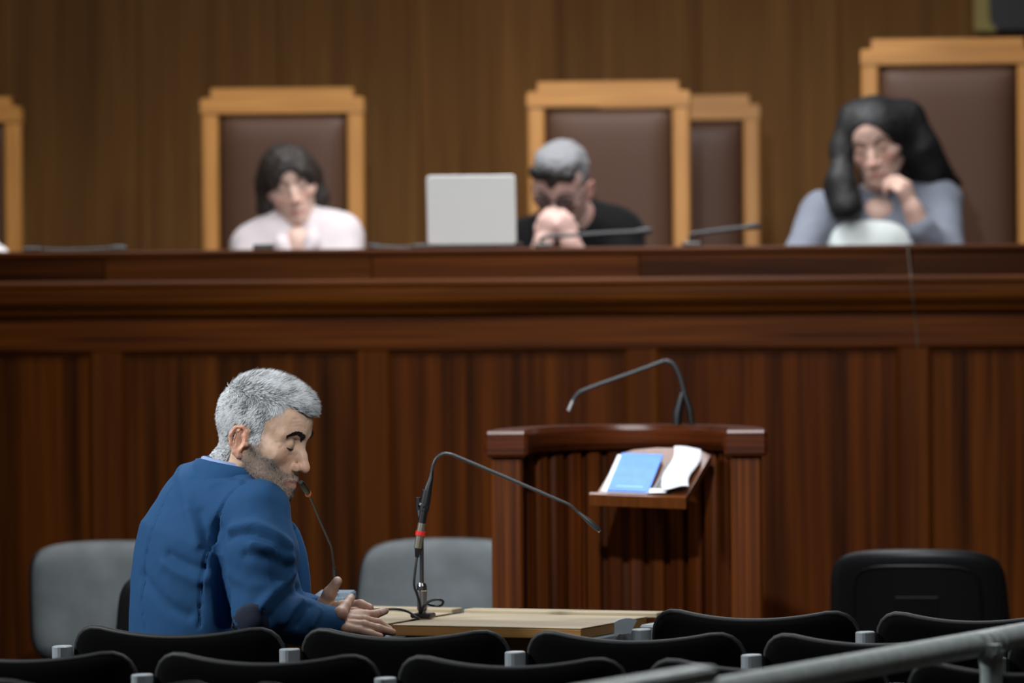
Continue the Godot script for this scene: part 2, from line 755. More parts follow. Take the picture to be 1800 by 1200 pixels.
func ceiling_light(where: Vector3, energy: float, col: Color, over: String) -> void:
	var names := {"seats": "the public seats", "well": "the well of the court", "bench": "the judges' chairs", "entrance": "the rearmost seats"}
	var o := thing("ceiling_light", "square white ceiling light panel above " + str(names[over]), "light", where, 0.0, "ceiling light panels above " + str(names[over]))
	var st := begin()
	for s: Array in [[0.0, 0.61, 1.24, 0.02], [0.0, -0.61, 1.24, 0.02], [0.61, 0.0, 0.02, 1.2], [-0.61, 0.0, 0.02, 1.2]]:
		box(st, Vector3(s[2], 0.05, s[3]), at(s[0], -0.026, s[1]), 0.003)
	put("frame", done(st), plain(Color(0.85, 0.85, 0.85), 0.5), o)
	var m := plain(Color(0.9, 0.9, 0.9), 0.7)
	m.emission_enabled = true
	m.emission = col
	m.emission_energy_multiplier = 0.6
	put("diffuser", box_mesh(Vector3(1.19, 0.02, 1.19), 0.002, at(0, -0.02, 0)), m, o)
	var l := AreaLight3D.new()
	l.name = "glow_light"
	l.area_size = Vector2(1.16, 1.16)
	l.light_color = col
	l.light_energy = energy
	l.area_range = 30.0
	l.area_attenuation = 2.0
	l.shadow_enabled = true
	l.position = Vector3(0, -0.06, 0)
	l.rotation.x = -PI / 2
	o.add_child(l)

func materials() -> void:
	var t_wall := wood_image(11, Color(0.375, 0.247, 0.122), Color(0.515, 0.358, 0.187), 12.0, true, 0.40)
	for k in 4:
		M["wall%d" % k] = wooden(t_wall, 0.65, Vector3(0.7, 0.4, 0.7), Vector3(0.23 * k, 0.31 * k, 0.0), [Color(1, 1, 1), Color(0.965, 0.96, 0.955), Color(1.0, 0.98, 0.96), Color(0.98, 0.98, 0.97)][k], 0.22)
	var t_bench := wood_image(23, Color(0.185, 0.078, 0.010), Color(0.42, 0.215, 0.05), 15.0, true, 0.62)
	for k in 4:
		M["panel%d" % k] = wooden(t_bench, 0.42, Vector3(0.8, 0.35, 0.8), Vector3(0.27 * k, 0.19 * k, 0.1 * k), [Color(1, 1, 1), Color(0.92, 0.88, 0.85), Color(0.97, 0.95, 0.95), Color(0.9, 0.92, 0.95)][k], 0.14)
	var t_rail := wood_image(31, Color(0.22, 0.10, 0.016), Color(0.415, 0.225, 0.055), 16.0, false, 0.5)
	for k in 4:
		M["rail%d" % k] = wooden(t_rail, 0.42, Vector3(0.5, 1.6, 0.5), Vector3(0.2 * k, 0.37 * k, 0.0), [Color(1, 1, 1), Color(0.74, 0.70, 0.68), Color(0.88, 0.86, 0.86), Color(1.0, 0.95, 0.92)][k], 0.16)
	var t_stile := wood_image(37, Color(0.245, 0.110, 0.018), Color(0.375, 0.195, 0.045), 18.0, true, 0.5)
	M.stile = wooden(t_stile, 0.5, Vector3(1.2, 0.4, 1.2), Vector3.ZERO, Color.WHITE, 0.15)
	var t_dark := wood_image(41, Color(0.20, 0.088, 0.024), Color(0.40, 0.205, 0.075), 20.0, true, 0.6)
	for k in 3:
		M["stave%d" % k] = wooden(t_dark, 0.34, Vector3(1.5, 0.4, 1.5), Vector3(0.31 * k, 0.11 * k, 0.2 * k), [Color(1, 1, 1), Color(0.86, 0.84, 0.82), Color(0.95, 0.9, 0.86)][k], 0.25)
	M.rail_top = wooden(wood_image(43, Color(0.19, 0.075, 0.022), Color(0.37, 0.175, 0.07), 14.0, false, 0.5, 256), 0.25, Vector3(1.0, 2.0, 1.0))
	var t_oak := wood_image(53, Color(0.60, 0.41, 0.20), Color(0.76, 0.54, 0.29), 18.0, true, 0.45, 256)
	M.oak = wooden(t_oak, 0.4, Vector3(2, 0.8, 2))
	M.oak_across = wooden(wood_image(54, Color(0.60, 0.41, 0.20), Color(0.76, 0.54, 0.29), 18.0, false, 0.45, 256), 0.4, Vector3(0.8, 2, 2))
	var hide := speckle(61, 0.05, Color(0.35, 0.35, 0.35), Color(0.65, 0.65, 0.65), 4)
	M.leather = grain(plain(Color(0.305, 0.208, 0.155), 0.5, 0.0, 0.34), hide, 0.08, 6.0)
	var beech := wood_image(67, Color(0.66, 0.60, 0.49), Color(0.78, 0.73, 0.63), 12.0, false, 0.4, 256)
	M.desk = wooden(beech, 0.32, Vector3(1.2, 2.0, 1.2))
	M.desk_edge = wooden(wood_image(68, Color(0.55, 0.40, 0.22), Color(0.70, 0.52, 0.30), 12.0, false, 0.4, 256), 0.45, Vector3(1.2, 4.0, 1.2))
	var weave := speckle(71, 0.35, Color(0.25, 0.25, 0.25), Color(0.75, 0.75, 0.75), 2)
	M.black_cloth = grain(plain(Color(0.016, 0.016, 0.017), 0.95, 0.0, 0.16), weave, 0.05, 12.0)
	M.black_cloth.rim_enabled = true
	M.black_cloth.rim = 0.05
	M.piping = plain(Color(0.10, 0.104, 0.108), 0.6)
	M.grey_cloth = grain(plain(Color(1, 1, 1), 0.95, 0.0, 0.25), weave, 0.06, 10.0)
	M.grey_cloth.albedo_texture = speckle(73, 0.012, Color(0.33, 0.35, 0.355), Color(0.45, 0.47, 0.475), 4)
	M.grey_cloth.uv1_scale = Vector3.ONE * 2.0
	M.black_plastic = plain(Color(0.085, 0.088, 0.095), 0.42)
	M.grey_metal = grain(plain(Color(0.60, 0.635, 0.65), 0.45, 0.15), speckle(79, 0.06, Color(0.4, 0.4, 0.4), Color(0.6, 0.6, 0.6), 3), 0.03, 8.0)
	M.rail_metal = plain(Color(1, 1, 1), 0.5, 0.1)
	M.rail_metal.albedo_texture = speckle(83, 0.03, Color(0.62, 0.67, 0.66), Color(0.84, 0.87, 0.86), 4)
	M.rail_metal.uv1_triplanar = true
	M.rail_metal.uv1_scale = Vector3.ONE * 4.0
	M.chrome = plain(Color(0.78, 0.78, 0.78), 0.18, 1.0)
	M.steel = plain(Color(0.55, 0.54, 0.53), 0.4, 0.9)
	M.nickel = plain(Color(0.72, 0.69, 0.62), 0.32, 0.9)
	M.mic_grey = plain(Color(0.19, 0.20, 0.205), 0.38, 0.2)
	M.lash = plain(Color(0.10, 0.07, 0.06), 0.7)
	M.white_paper = plain(Color(0.93, 0.94, 0.97), 0.8)
	M.gold = plain(Color(0.56, 0.49, 0.24), 0.5, 0.2)
	M.skin = plain(Color(1, 1, 1), 0.5, 0.0, 0.45)
	M.skin.vertex_color_use_as_albedo = true
	M.skin.subsurf_scatter_enabled = true
	M.skin.subsurf_scatter_strength = 0.12
	M.hair = plain(Color(1, 1, 1), 0.55, 0.0, 0.4)
	M.hair.vertex_color_use_as_albedo = true
	M.plaster = plain(Color(0.30, 0.27, 0.23), 0.9)  # unseen walls and ceiling, darkened so that they bounce less light
	M.floor = wooden(wood_image(91, Color(0.20, 0.18, 0.16), Color(0.30, 0.27, 0.24), 10.0, true, 0.3, 256), 0.5)

func wall_box(lo: Vector3, hi: Vector3) -> ArrayMesh:
	return box_mesh(hi - lo, 0.001, Transform3D(Basis(), (lo + hi) * 0.5))

func room() -> void:
	struct("floor", wall_box(Vector3(-5.2, -0.2, -20.6), Vector3(5.2, 0.0, 3.2)), M.floor, "grey courtroom floor under the seats")
	struct("ceiling", wall_box(Vector3(-5.2, CEILING, -20.6), Vector3(5.2, CEILING + 0.2, 3.2)), M.plaster, "dark plaster ceiling above the courtroom")
	struct("wall_left", wall_box(Vector3(-5.2, 0.0, -20.6), Vector3(-5.0, CEILING, 3.2)), M.plaster, "plaster side wall beyond the left end of bench")
	struct("wall_right", wall_box(Vector3(5.0, 0.0, -20.6), Vector3(5.2, CEILING, 3.2)), M.plaster, "plaster side wall beyond the right end of bench")
	struct("wall_front", wall_box(Vector3(-5.0, 0.0, 3.0), Vector3(5.0, CEILING, 3.2)), M.plaster, "plaster wall behind the public seats")
	# the panelled wall behind the judges
	var wall := struct("wall_back", box_mesh(Vector3(11.0, CEILING - 0.02, 0.06), 0.001, at(0, (CEILING - 0.02) / 2.0, -0.05)), M.wall1, "brown wood panelled wall behind the judges' chairs")
	bench = Transform3D(Basis(Vector3.UP, BENCH_TURN), Vector3(0, 0, -15.9))
	wall.transform = Transform3D(Basis(Vector3.UP, BENCH_TURN), bench * Vector3(0, 0, -3.35))
	var inv := wall.transform.affine_inverse()
	var first: float = (inv * on_plane(250, 300, wall.position, wall.basis.z)).x
	var pitch := 0.475
	var k := 0
	var x := first - pitch * 5
	while x < 3.2:
		var pm := box_mesh(Vector3(pitch - 0.0016, CEILING - 0.06, 0.02), 0.0016, at(x + pitch / 2, CEILING / 2.0, -0.005))
		put("panel", pm, M["wall%d" % ((k * 7 + 1) % 4)], wall)
		x += pitch
		k += 1
	# the raised floor on which the judges sit
	var dais := struct("floor_dais", box_mesh(Vector3(9.0, 0.85, 3.2), 0.002, at(0, 0.425, -1.72)), M.floor, "raised floor behind the judges' bench")
	dais.transform = bench

func judges_bench() -> void:
	var o := thing("judges_bench", "long panelled wooden judges' bench with moulded ledge and recessed panels", "bench", bench.origin, BENCH_TURN)
	var inv := bench.affine_inverse()
	var bx := func(px: float) -> float: return (inv * on_plane(px, 500, bench.origin, bench.basis.z)).x
	var pitch: float = (bx.call(1605.0) - bx.call(187.0)) / 3.0
	var x0: float = bx.call(187.0) - pitch * 3
	var sw := 0.088
	var wide := pitch * 9
	var mid := x0 + pitch * 4
	# worktop, moulding, frieze: continuous; fascia boards, panels and stiles: one each
	put("parapet_top", box_mesh(Vector3(wide, 0.022, 0.43), 0.006, at(mid, 1.581, -0.195)), M.rail2, o)
	put("parapet_back", box_mesh(Vector3(wide, 0.09, 0.02), 0.003, at(mid, 1.525, -0.395)), M.rail1, o)
	put("worktop", box_mesh(Vector3(wide, 0.03, 0.36), 0.006, at(mid, 1.478, -0.58)), M.rail2, o)
	var fx := [bx.call(-560.0), bx.call(-230.0), bx.call(185.0), bx.call(655.0), bx.call(1125.0), bx.call(1602.0), bx.call(2060.0), bx.call(2500.0)]
	for k in fx.size() - 1:
		var a: float = fx[k]
		var b: float = fx[k + 1]
		put("fascia_board", box_mesh(Vector3(b - a - 0.002, 0.075, 0.025), 0.002, at((a + b) / 2, 1.5325, 0.0)), M["rail%d" % [1, 1, 0, 3, 2, 1, 2][k]], o)
	# moulded ledge: profile swept along x
	var prof := PackedVector2Array([Vector2(0.075, 1.507), Vector2(0.082, 1.500), Vector2(0.084, 1.492), Vector2(0.076, 1.486), Vector2(0.074, 1.478), Vector2(0.078, 1.466), Vector2(0.076, 1.448), Vector2(0.062, 1.432), Vector2(0.048, 1.424), Vector2(0.044, 1.412), Vector2(0.02, 1.402), Vector2(-0.02, 1.402), Vector2(-0.02, 1.507)])
	var turned := Transform3D(Basis(Vector3(0, 0, 1), Vector3(0, 1, 0), Vector3(-1, 0, 0)), Vector3.ZERO)
	put("ledge_moulding", prism_mesh(prof, -(mid + wide / 2), -(mid - wide / 2), turned), M.rail0, o)
	put("frieze_rail", box_mesh(Vector3(wide, 0.095, 0.03), 0.004, at(mid, 1.355, 0.0)), M.rail3, o)
	put("carcass", box_mesh(Vector3(wide, 1.30, 0.03), 0.002, at(mid, 0.75, -0.05)), M.stile, o)
	put("plinth", box_mesh(Vector3(wide, 0.14, 0.05), 0.004, at(mid, 0.07, 0.0)), M.rail1, o)
	put("bottom_rail", box_mesh(Vector3(wide, 0.12, 0.03), 0.004, at(mid, 0.20, 0.0)), M.rail2, o)
	for k in 9:
		var sx := x0 + pitch * k
		put("stile", box_mesh(Vector3(sw, 1.048, 0.03), 0.005, at(sx, 0.784, 0.0)), M.stile, o)
		if k < 8:
			var pw := pitch - sw
			put("panel", box_mesh(Vector3(pw - 0.002, 1.046, 0.016), 0.006, at(sx + pitch / 2, 0.784, -0.024)), M["panel%d" % ((k * 3 + 2) % 4)], o)
			# beads round the recessed panel
			var st := begin()
			box(st, Vector3(pw, 0.008, 0.014), at(sx + pitch / 2, 1.302, -0.010), 0.003)
			for s: float in [-1.0, 1.0]:
				box(st, Vector3(0.008, 1.04, 0.014), at(sx + pitch / 2 + s * (pw / 2 - 0.004), 0.78, -0.010), 0.003)
			put("bead", done(st), M.stile, o)

func judges_chairs() -> void:
	# [left px, right px, top px, depth, label]
	var g := "high-backed judges' chairs"
	var list := [
		[-250.0, 37.0, 172.0, 17.95, "high-backed oak chair of the judge in white at the bench's end"],
		[355.0, 640.0, 155.0, 17.8, "high-backed oak and brown leather chair behind the woman in white"],
		[928.0, 1212.0, 143.0, 17.65, "high-backed oak and brown leather chair behind the man in black"],
		[1055.0, 1335.0, 168.0, 18.45, "empty oak and leather chair half hidden behind another chair"],
		[1514.0, 1818.0, 68.0, 17.5, "tallest oak and brown leather chair, behind the woman in grey"]]
	for c: Array in list:
		var a := W(c[0], c[2], c[3] + 0.02)
		var b := W(c[1], c[2], c[3] - 0.02)
		var top := (a.y + b.y) / 2
		judge_chair((a + b) / 2, a.distance_to(b), top - 0.85, c[4], g)

func judge_chair(p: Vector3, w: float, tall: float, label: String, group: String) -> void:
	var o := thing("judge_chair", label, "chair", Vector3(p.x, 0.85, p.z), BENCH_TURN, group)
	var fw := 0.052
	var h := w / 2
	for s: float in [-1.0, 1.0]:
		put("back_post", box_mesh(Vector3(fw, tall - 0.03, 0.05), 0.006, at(s * (h - fw / 2), (tall - 0.03) / 2, 0)), M.oak, o)
		var st := begin()
		box(st, Vector3(0.05, 0.62, 0.05), at(s * (h - 0.025), 0.31, 0.5), 0.006)
		box(st, Vector3(0.05, 0.035, 0.52), at(s * (h - 0.025), 0.635, 0.25), 0.008)
		put("arm", done(st), M.oak, o)
	# stepped crest rail
	var n := 0.034
	var poly := PackedVector2Array([Vector2(-h - 0.002, tall - 0.10), Vector2(h + 0.002, tall - 0.10), Vector2(h + 0.002, tall - n), Vector2(h - n * 0.9, tall - n * 0.95), Vector2(h - n * 0.95, tall), Vector2(-h + n * 0.95, tall), Vector2(-h + n * 0.9, tall - n * 0.95), Vector2(-h - 0.002, tall - n)])
	var crest := PackedVector2Array()
	for q in poly:
		crest.append(Vector2(q.x, maxf(q.y, tall - 0.078)))
	put("crest_rail", prism_mesh(crest, -0.03, 0.03, Transform3D(), 0.004), M.oak_across, o)
	# padded leather back: a soft cushion, thicker in the middle
	var st2 := begin()
	var front := []
	var back := []
	var x1 := h - fw - 0.004
	var y0 := 0.36
	var y1 := tall - 0.083
	for i in 15:
		var fr := []
		var bk := []
		for j in 13:
			var u := -cos(PI * j / 12.0)
			var v := -cos(PI * i / 14.0)
			var puff := pow(1.0 - pow(absf(u), 6.0), 0.5) * pow(1.0 - pow(absf(v), 10.0), 0.5)
			fr.append(Vector3(u * x1, lerpf(y0, y1, v * 0.5 + 0.5), 0.0 + 0.045 * puff))
			bk.append(Vector3(u * x1, lerpf(y0, y1, v * 0.5 + 0.5), -0.012))
		front.append(fr)
		back.append(bk)
	slab(st2, front, back)
	put("leather_back", done(st2), M.leather, o)
	put("seat", box_mesh(Vector3(w - 0.11, 0.10, 0.50), 0.03, at(0, 0.42, 0.27)), M.leather, o)
	for z: float in [0.5, 0.0]:
		put("seat_rail", box_mesh(Vector3(w - 0.1, 0.08, 0.03), 0.004, at(0, 0.33, z)), M.oak_across, o)

# the curved wooden witness stand with its reading board
func lectern() -> void:
	var left := W(893, 775, 13.85)
	var right := W(1312, 775, 13.80)
	var mid := (left + right) / 2
	var o := thing("witness_stand", "curved dark wooden witness stand with vertical staves and a thick rail", "lectern", Vector3(mid.x, 0, mid.z), deg_to_rad(-4.0))
	var hw := left.distance_to(right) / 2
	var deep := 0.42
	var top := 1.148
	# half an ellipse, open towards the seats; a is 0 at the left end, PI at the right end
	var e := func(a: float, grow: float) -> Vector3:
		var s := sin(a)
		return Vector3(-cos(a) * (hw + grow), 0, -(deep + grow) * pow(s, 0.8) if s > 0.0 else 0.0)
	var n := 30
	var front := []
	var back := []
	# rail: a swept rectangular section with eased corners
	var sec := [Vector2(-0.036, -0.06), Vector2(0.036, -0.06), Vector2(0.048, -0.045), Vector2(0.05, -0.012), Vector2(0.042, 0.0), Vector2(-0.042, 0.0), Vector2(-0.05, -0.012), Vector2(-0.048, -0.045)]
	var st := begin()
	var rings := []
	for i in n + 1:
		var a := PI * i / n
		var ring := []
		for q: Vector2 in sec:
			ring.append(e.call(a, q.x) + Vector3(0, top + q.y, 0))
		rings.append(ring)
	for i in n:
		for k in sec.size():
			var k2 := (k + 1) % sec.size()
			var c: Vector3 = (e.call(PI * i / n, 0.0) + e.call(PI * (i + 1) / n, 0.0)) * 0.5 + Vector3(0, top - 0.03, 0)
			quad(st, rings[i][k], rings[i][k2], rings[i + 1][k2], rings[i + 1][k], (rings[i][k] + rings[i + 1][k2]) * 0.5 - c, 3 + k)
	put("top_rail", done(st), M.rail_top, o)
	# squared end blocks of the rail
	for s: float in [-1.0, 1.0]:
		put("end_block", box_mesh(Vector3(0.105, 0.064, 0.09), 0.008, at(s * hw, top - 0.031, 0.035)), M.rail_top, o)
		put("end_post", box_mesh(Vector3(0.075, top - 0.06, 0.05), 0.006, at(s * hw, (top - 0.06) / 2, 0.03)), M.stave0, o)
	# staves under the rail
	var count := 17
	for i in count:
		var a0 := PI * (i + 0.5 + 0.0) / count
		var p: Vector3 = e.call(a0, 0.0)
		var d: Vector3 = (e.call(a0 + 0.02, 0.0) - e.call(a0 - 0.02, 0.0)).normalized()
		var step: float = (e.call(PI * (i + 1.0) / count, 0.0) as Vector3).distance_to(e.call(PI * i / count, 0.0))
		var turn := Basis(d, Vector3.UP, d.cross(Vector3.UP))
		put("stave", box_mesh(Vector3(step - 0.018, top - 0.055, 0.028), 0.007, Transform3D(turn, Vector3(p.x, (top - 0.055) / 2, p.z))), M["stave%d" % (i % 3)], o)
		if i > 0:
			# dark backing strip behind each joint
			var pj: Vector3 = e.call(PI * i / count, 0.022)
			put("backing_strip", box_mesh(Vector3(0.05, top - 0.045, 0.012), 0.003, Transform3D(turn, Vector3(pj.x, (top - 0.045) / 2, pj.z))), M.stave1, o)
	# sloping reading board with an arched upper edge
	var fl := W(1045, 874, 13.83)
	var fr := W(1203, 880, 13.79)
	var br := W(1250, 797, 14.02)
	var bl := W(1093, 797, 14.06)
	var x_ax := (fr - fl).normalized()
	var wide := (fr - fl).length()
	var up0 := ((br - fr) + (bl - fl)) * 0.5
	var nrm := x_ax.cross(up0).normalized()
	var lean := up0 - nrm * up0.dot(nrm)
	# a frame whose second axis leans with the board's side edges
	var inv := o.transform.affine_inverse()
	var t := Transform3D(Basis(x_ax, lean.normalized(), nrm), fl)
	var hgt := lean.length()
	var poly := PackedVector2Array([Vector2(0, 0), Vector2(wide, 0), Vector2(wide, hgt * 1.0), Vector2(wide * 0.86, hgt * 1.09), Vector2(wide * 0.6, hgt * 1.13), Vector2(wide * 0.35, hgt * 1.12), Vector2(wide * 0.12, hgt * 1.06), Vector2(0, hgt * 0.97)])
	var bt := inv * t
	var board_wood := wooden(M.oak.albedo_texture, 0.4, Vector3(2, 1, 2), Vector3.ZERO, Color(0.58, 0.46, 0.38))
	put("reading_board", prism_mesh(poly, -0.02, 0.0, bt, 0.0), board_wood, o)
	var lip := PackedVector2Array([Vector2(-0.012, -0.004), Vector2(wide + 0.004, -0.004), Vector2(wide + 0.004, 0.008), Vector2(-0.012, 0.008)])
	put("board_lip", prism_mesh(lip, -0.02, 0.010, bt, 0.0), board_wood, o)
	var mid_b := bt * Vector3(wide * 0.5, hgt * 0.6, -0.02)
	var bk: Vector3 = e.call(PI * 0.56, 0.0)
	put("bracket", tube_mesh([mid_b, mid_b + Vector3(0, -0.03, -0.06), Vector3(bk.x, mid_b.y - 0.04, bk.z + 0.01)], 0.014, 10), M.black, o)
	# what lies on the board: a blue booklet, a dark notebook and sheets of paper
	var blue := plain(Color(0.17, 0.55, 0.95), 0.5)
	blue.albedo_texture = speckle(97, 0.02, Color(0.55, 0.8, 0.95), Color(1.0, 1.0, 1.0), 3)
	blue.uv1_triplanar = true
	blue.uv1_scale = Vector3.ONE * 3.0
	var bo := thing("booklet", "bright blue booklet lying open-edged on the sloping reading board", "book", t * Vector3(0.02, 0.012, 0.0))
	var binv := Transform3D(t.basis, Vector3.ZERO)
	var bw := wide * 0.50
	var bh := hgt * 0.80
	put("pages", prism_mesh(PackedVector2Array([Vector2(-0.006, 0), Vector2(bw - 0.004, 0), Vector2(bw - 0.022, bh), Vector2(-0.020, bh)]), 0.0, 0.012, binv), M.white_paper, bo)
	put("cover", prism_mesh(PackedVector2Array([Vector2(0.008, 0.0), Vector2(bw, 0.0), Vector2(bw - 0.018, bh + 0.004), Vector2(-0.010, bh + 0.004)]), 0.012, 0.015, binv), blue, bo)
	put("cover_title", prism_mesh(PackedVector2Array([Vector2(0.025, 0.022), Vector2(bw - 0.02, 0.022), Vector2(bw - 0.02, 0.028), Vector2(0.025, 0.028)]), 0.015, 0.0154, binv), plain(Color(0.55, 0.78, 0.95), 0.6), bo)
	var nb := thing("notebook", "slim black notebook between the blue booklet and the papers", "notebook", t * Vector3(wide * 0.60, 0.012, 0.0))
	put("cover", prism_mesh(PackedVector2Array([Vector2(0, 0), Vector2(0.045, 0), Vector2(0.030, bh * 0.9), Vector2(0, bh * 0.9)]), 0.0, 0.008, binv, 0.001), M.black, nb)
	put("page_edge", prism_mesh(PackedVector2Array([Vector2(0, 0.001), Vector2(0.008, 0.001), Vector2(0.008, bh * 0.88), Vector2(0, bh * 0.88)]), 0.008, 0.010, binv), plain(Color(0.5, 0.5, 0.5), 0.8), nb)
	var k := 0
	for s: Array in [[0.74, 0.02, 0.30, 0.95, "white sheet of paper curling on the sloping reading board", 0.035], [0.56, -0.004, 0.22, 0.1, "folded strip of white paper on the reading board's lip", 0.02]]:
		var w0: float = wide * s[2]
		var h0: float = hgt * s[3]
		var sh := thing("paper_sheet", s[4], "paper", t * Vector3(wide * s[0], s[1] * hgt + 0.01, 0.012))
		var fr2 := []
		var bk2 := []
		for i in 9:
			var ra := []
			var rb := []
			for j in 9:
				var u := j / 8.0
				var v := i / 8.0
				var q: Vector3 = t.basis * Vector3(u * w0 - (0.036 * v + 0.008 * sin(v * 6.0) if k == 0 else 0.0), v * h0, s[5] * (0.25 + 0.5 * sin(u * 2.4 + v * 2.0) * u * (1.0 - v * 0.6)) * (1.0 if k == 0 else 0.3))
				ra.append(q)
				rb.append(q - nrm * 0.0008)
			fr2.append(ra)
			bk2.append(rb)
		var st3 := begin()
		slab(st3, fr2, bk2)
		put("sheet", done(st3), M.white_paper, sh)
		k += 1

# upholstered chairs with a black plastic shell, by the bench
func shell_chair(called: String, label: String, where: Vector3, turn: float, lean := 0.0) -> Node3D:
	var o := thing(called, label, "chair", where, turn, "upholstered chairs in the well of the court")
	var w := 0.235
	var y0 := 0.52
	var y1 := 0.825
	var surf := func(u: float, v: float, z: float) -> Vector3:
		# tapering, dished back with a lean; u, v in -1..1
		var half := lerpf(w * 1.0, w * 0.93, v * 0.5 + 0.5)
		var y := lerpf(y0, y1, v * 0.5 + 0.5)
		return Vector3(u * half, y - 0.012 * u * u * maxf(v, 0.0), z + 0.045 * u * u - 0.12 * (v * 0.5 + 0.5))
	var shape := func(grow: float, z0: float, z1: float, dome: float) -> ArrayMesh:
		var st := begin()
		var fr := []
		var bk := []
		for i in 17:
			var ra := []
			var rb := []
			for j in 17:
				var a := -1.0 + 2.0 * i / 16.0
				var b := -1.0 + 2.0 * j / 16.0
				# square with rounded corners
				var q := Vector2(b, a)
				var m := maxf(absf(a), absf(b))
				if m > 0.0:
					var p := 6.0
					var l := pow(pow(absf(a), p) + pow(absf(b), p), 1.0 / p)
					q = q * (m / l)
				var edge := 1.0 - pow(m, 8.0)
				ra.append(surf.call(q.x * grow, q.y * grow, z0 + (z1 - z0) * (0.35 + 0.65 * sqrt(edge)) + dome * (1.0 - m * m)))
				rb.append(surf.call(q.x * grow, q.y * grow, z0))
			fr.append(ra)
			bk.append(rb)
		slab(st, fr, bk)
		return done(st)
	put("back_shell", shape.call(1.0, 0.0, -0.022, 0.0), M.black_plastic, o)
	var rim := []
	for k in 41:
		var a := TAU * k / 40.0
		var c := cos(a)
		var s := sin(a)
		var p := 6.0
		var l := pow(pow(absf(c), p) + pow(absf(s), p), 1.0 / p)
		rim.append(surf.call(c / l * 0.72, s / l * 0.72, -0.024))
	var st2 := begin()
	tube(st2, rim, 0.0042, 8, false)
	put("shell_groove", done(st2), M.black, o)
	put("shell_label", box_mesh(Vector3(0.11, 0.05, 0.004), 0.0012, Transform3D(Basis(Vector3.RIGHT, -0.375), Vector3(0, 0.68, -0.0868))), M.black, o)
	put("back_pad", shape.call(0.97, 0.0, 0.035, 0.012), M.grey_cloth, o)
	var seat := PackedVector2Array(rounded_rect(-0.235, 0.0, 0.235, 0.45, 0.06))
	put("seat_pad", prism_mesh(seat, 0.0, 0.055, Transform3D(Basis(Vector3.RIGHT, PI / 2), Vector3(0, 0.475, 0.02)), 0.018), M.grey_cloth, o)
	put("seat_shell", prism_mesh(seat, 0.0, 0.012, Transform3D(Basis(Vector3.RIGHT, PI / 2), Vector3(0, 0.42, 0.02)), 0.004), M.black_plastic, o)
	for s: float in [-1.0, 1.0]:
		put("back_support", tube_mesh(curve([Vector3(s * 0.19, 0.41, 0.2), Vector3(s * 0.19, 0.41, 0.02), Vector3(s * 0.185, 0.47, -0.035), Vector3(s * 0.17, 0.62, -0.06)], 5), 0.012, 8), M.black, o)
		put("leg", tube_mesh([Vector3(s * 0.2, 0.41, 0.05), Vector3(s * 0.225, 0.0, -0.04)], 0.012, 8), M.black, o)
		put("leg", tube_mesh([Vector3(s * 0.2, 0.41, 0.4), Vector3(s * 0.225, 0.0, 0.47)], 0.012, 8), M.black, o)
	return o

func grey_chairs() -> void:
	# chairs facing the seats show grey cloth, chairs facing the bench show the black shell
	var y := 900.0
	var a := on_level(210, 1500, 0.0)
	var spot := func(px: float, depth: float) -> Vector3:
		var p := W(px, 600, depth)
		return Vector3(p.x, 0, p.z)
	shell_chair("upholstered_chair", "grey upholstered chair facing the seats, behind the man in blue", spot.call(200.0, 14.95), deg_to_rad(14.0))
	shell_chair("upholstered_chair", "grey upholstered chair half hidden by the curved witness stand", spot.call(772.0, 14.95), deg_to_rad(-6.0))
	shell_chair("upholstered_chair", "black-shelled chair facing the bench, standing alone beyond the handrail", spot.call(1614.0, 14.45), PI + deg_to_rad(-9.0))
	shell_chair("upholstered_chair", "black-shelled chair facing the bench, mostly hidden behind the man in blue", spot.call(362.0, 13.85), PI + deg_to_rad(8.0))

# ------------------------------------------------------------------ rows of fixed seats
func row_point(px: float, depth600: float) -> Vector3:
	var n := Basis(Vector3.UP, ROW_TURN) * Vector3(0, 0, 1)
	var p := on_plane(px, 1120, W(600, 1120, depth600), n)
	return Vector3(p.x, 0, p.z)

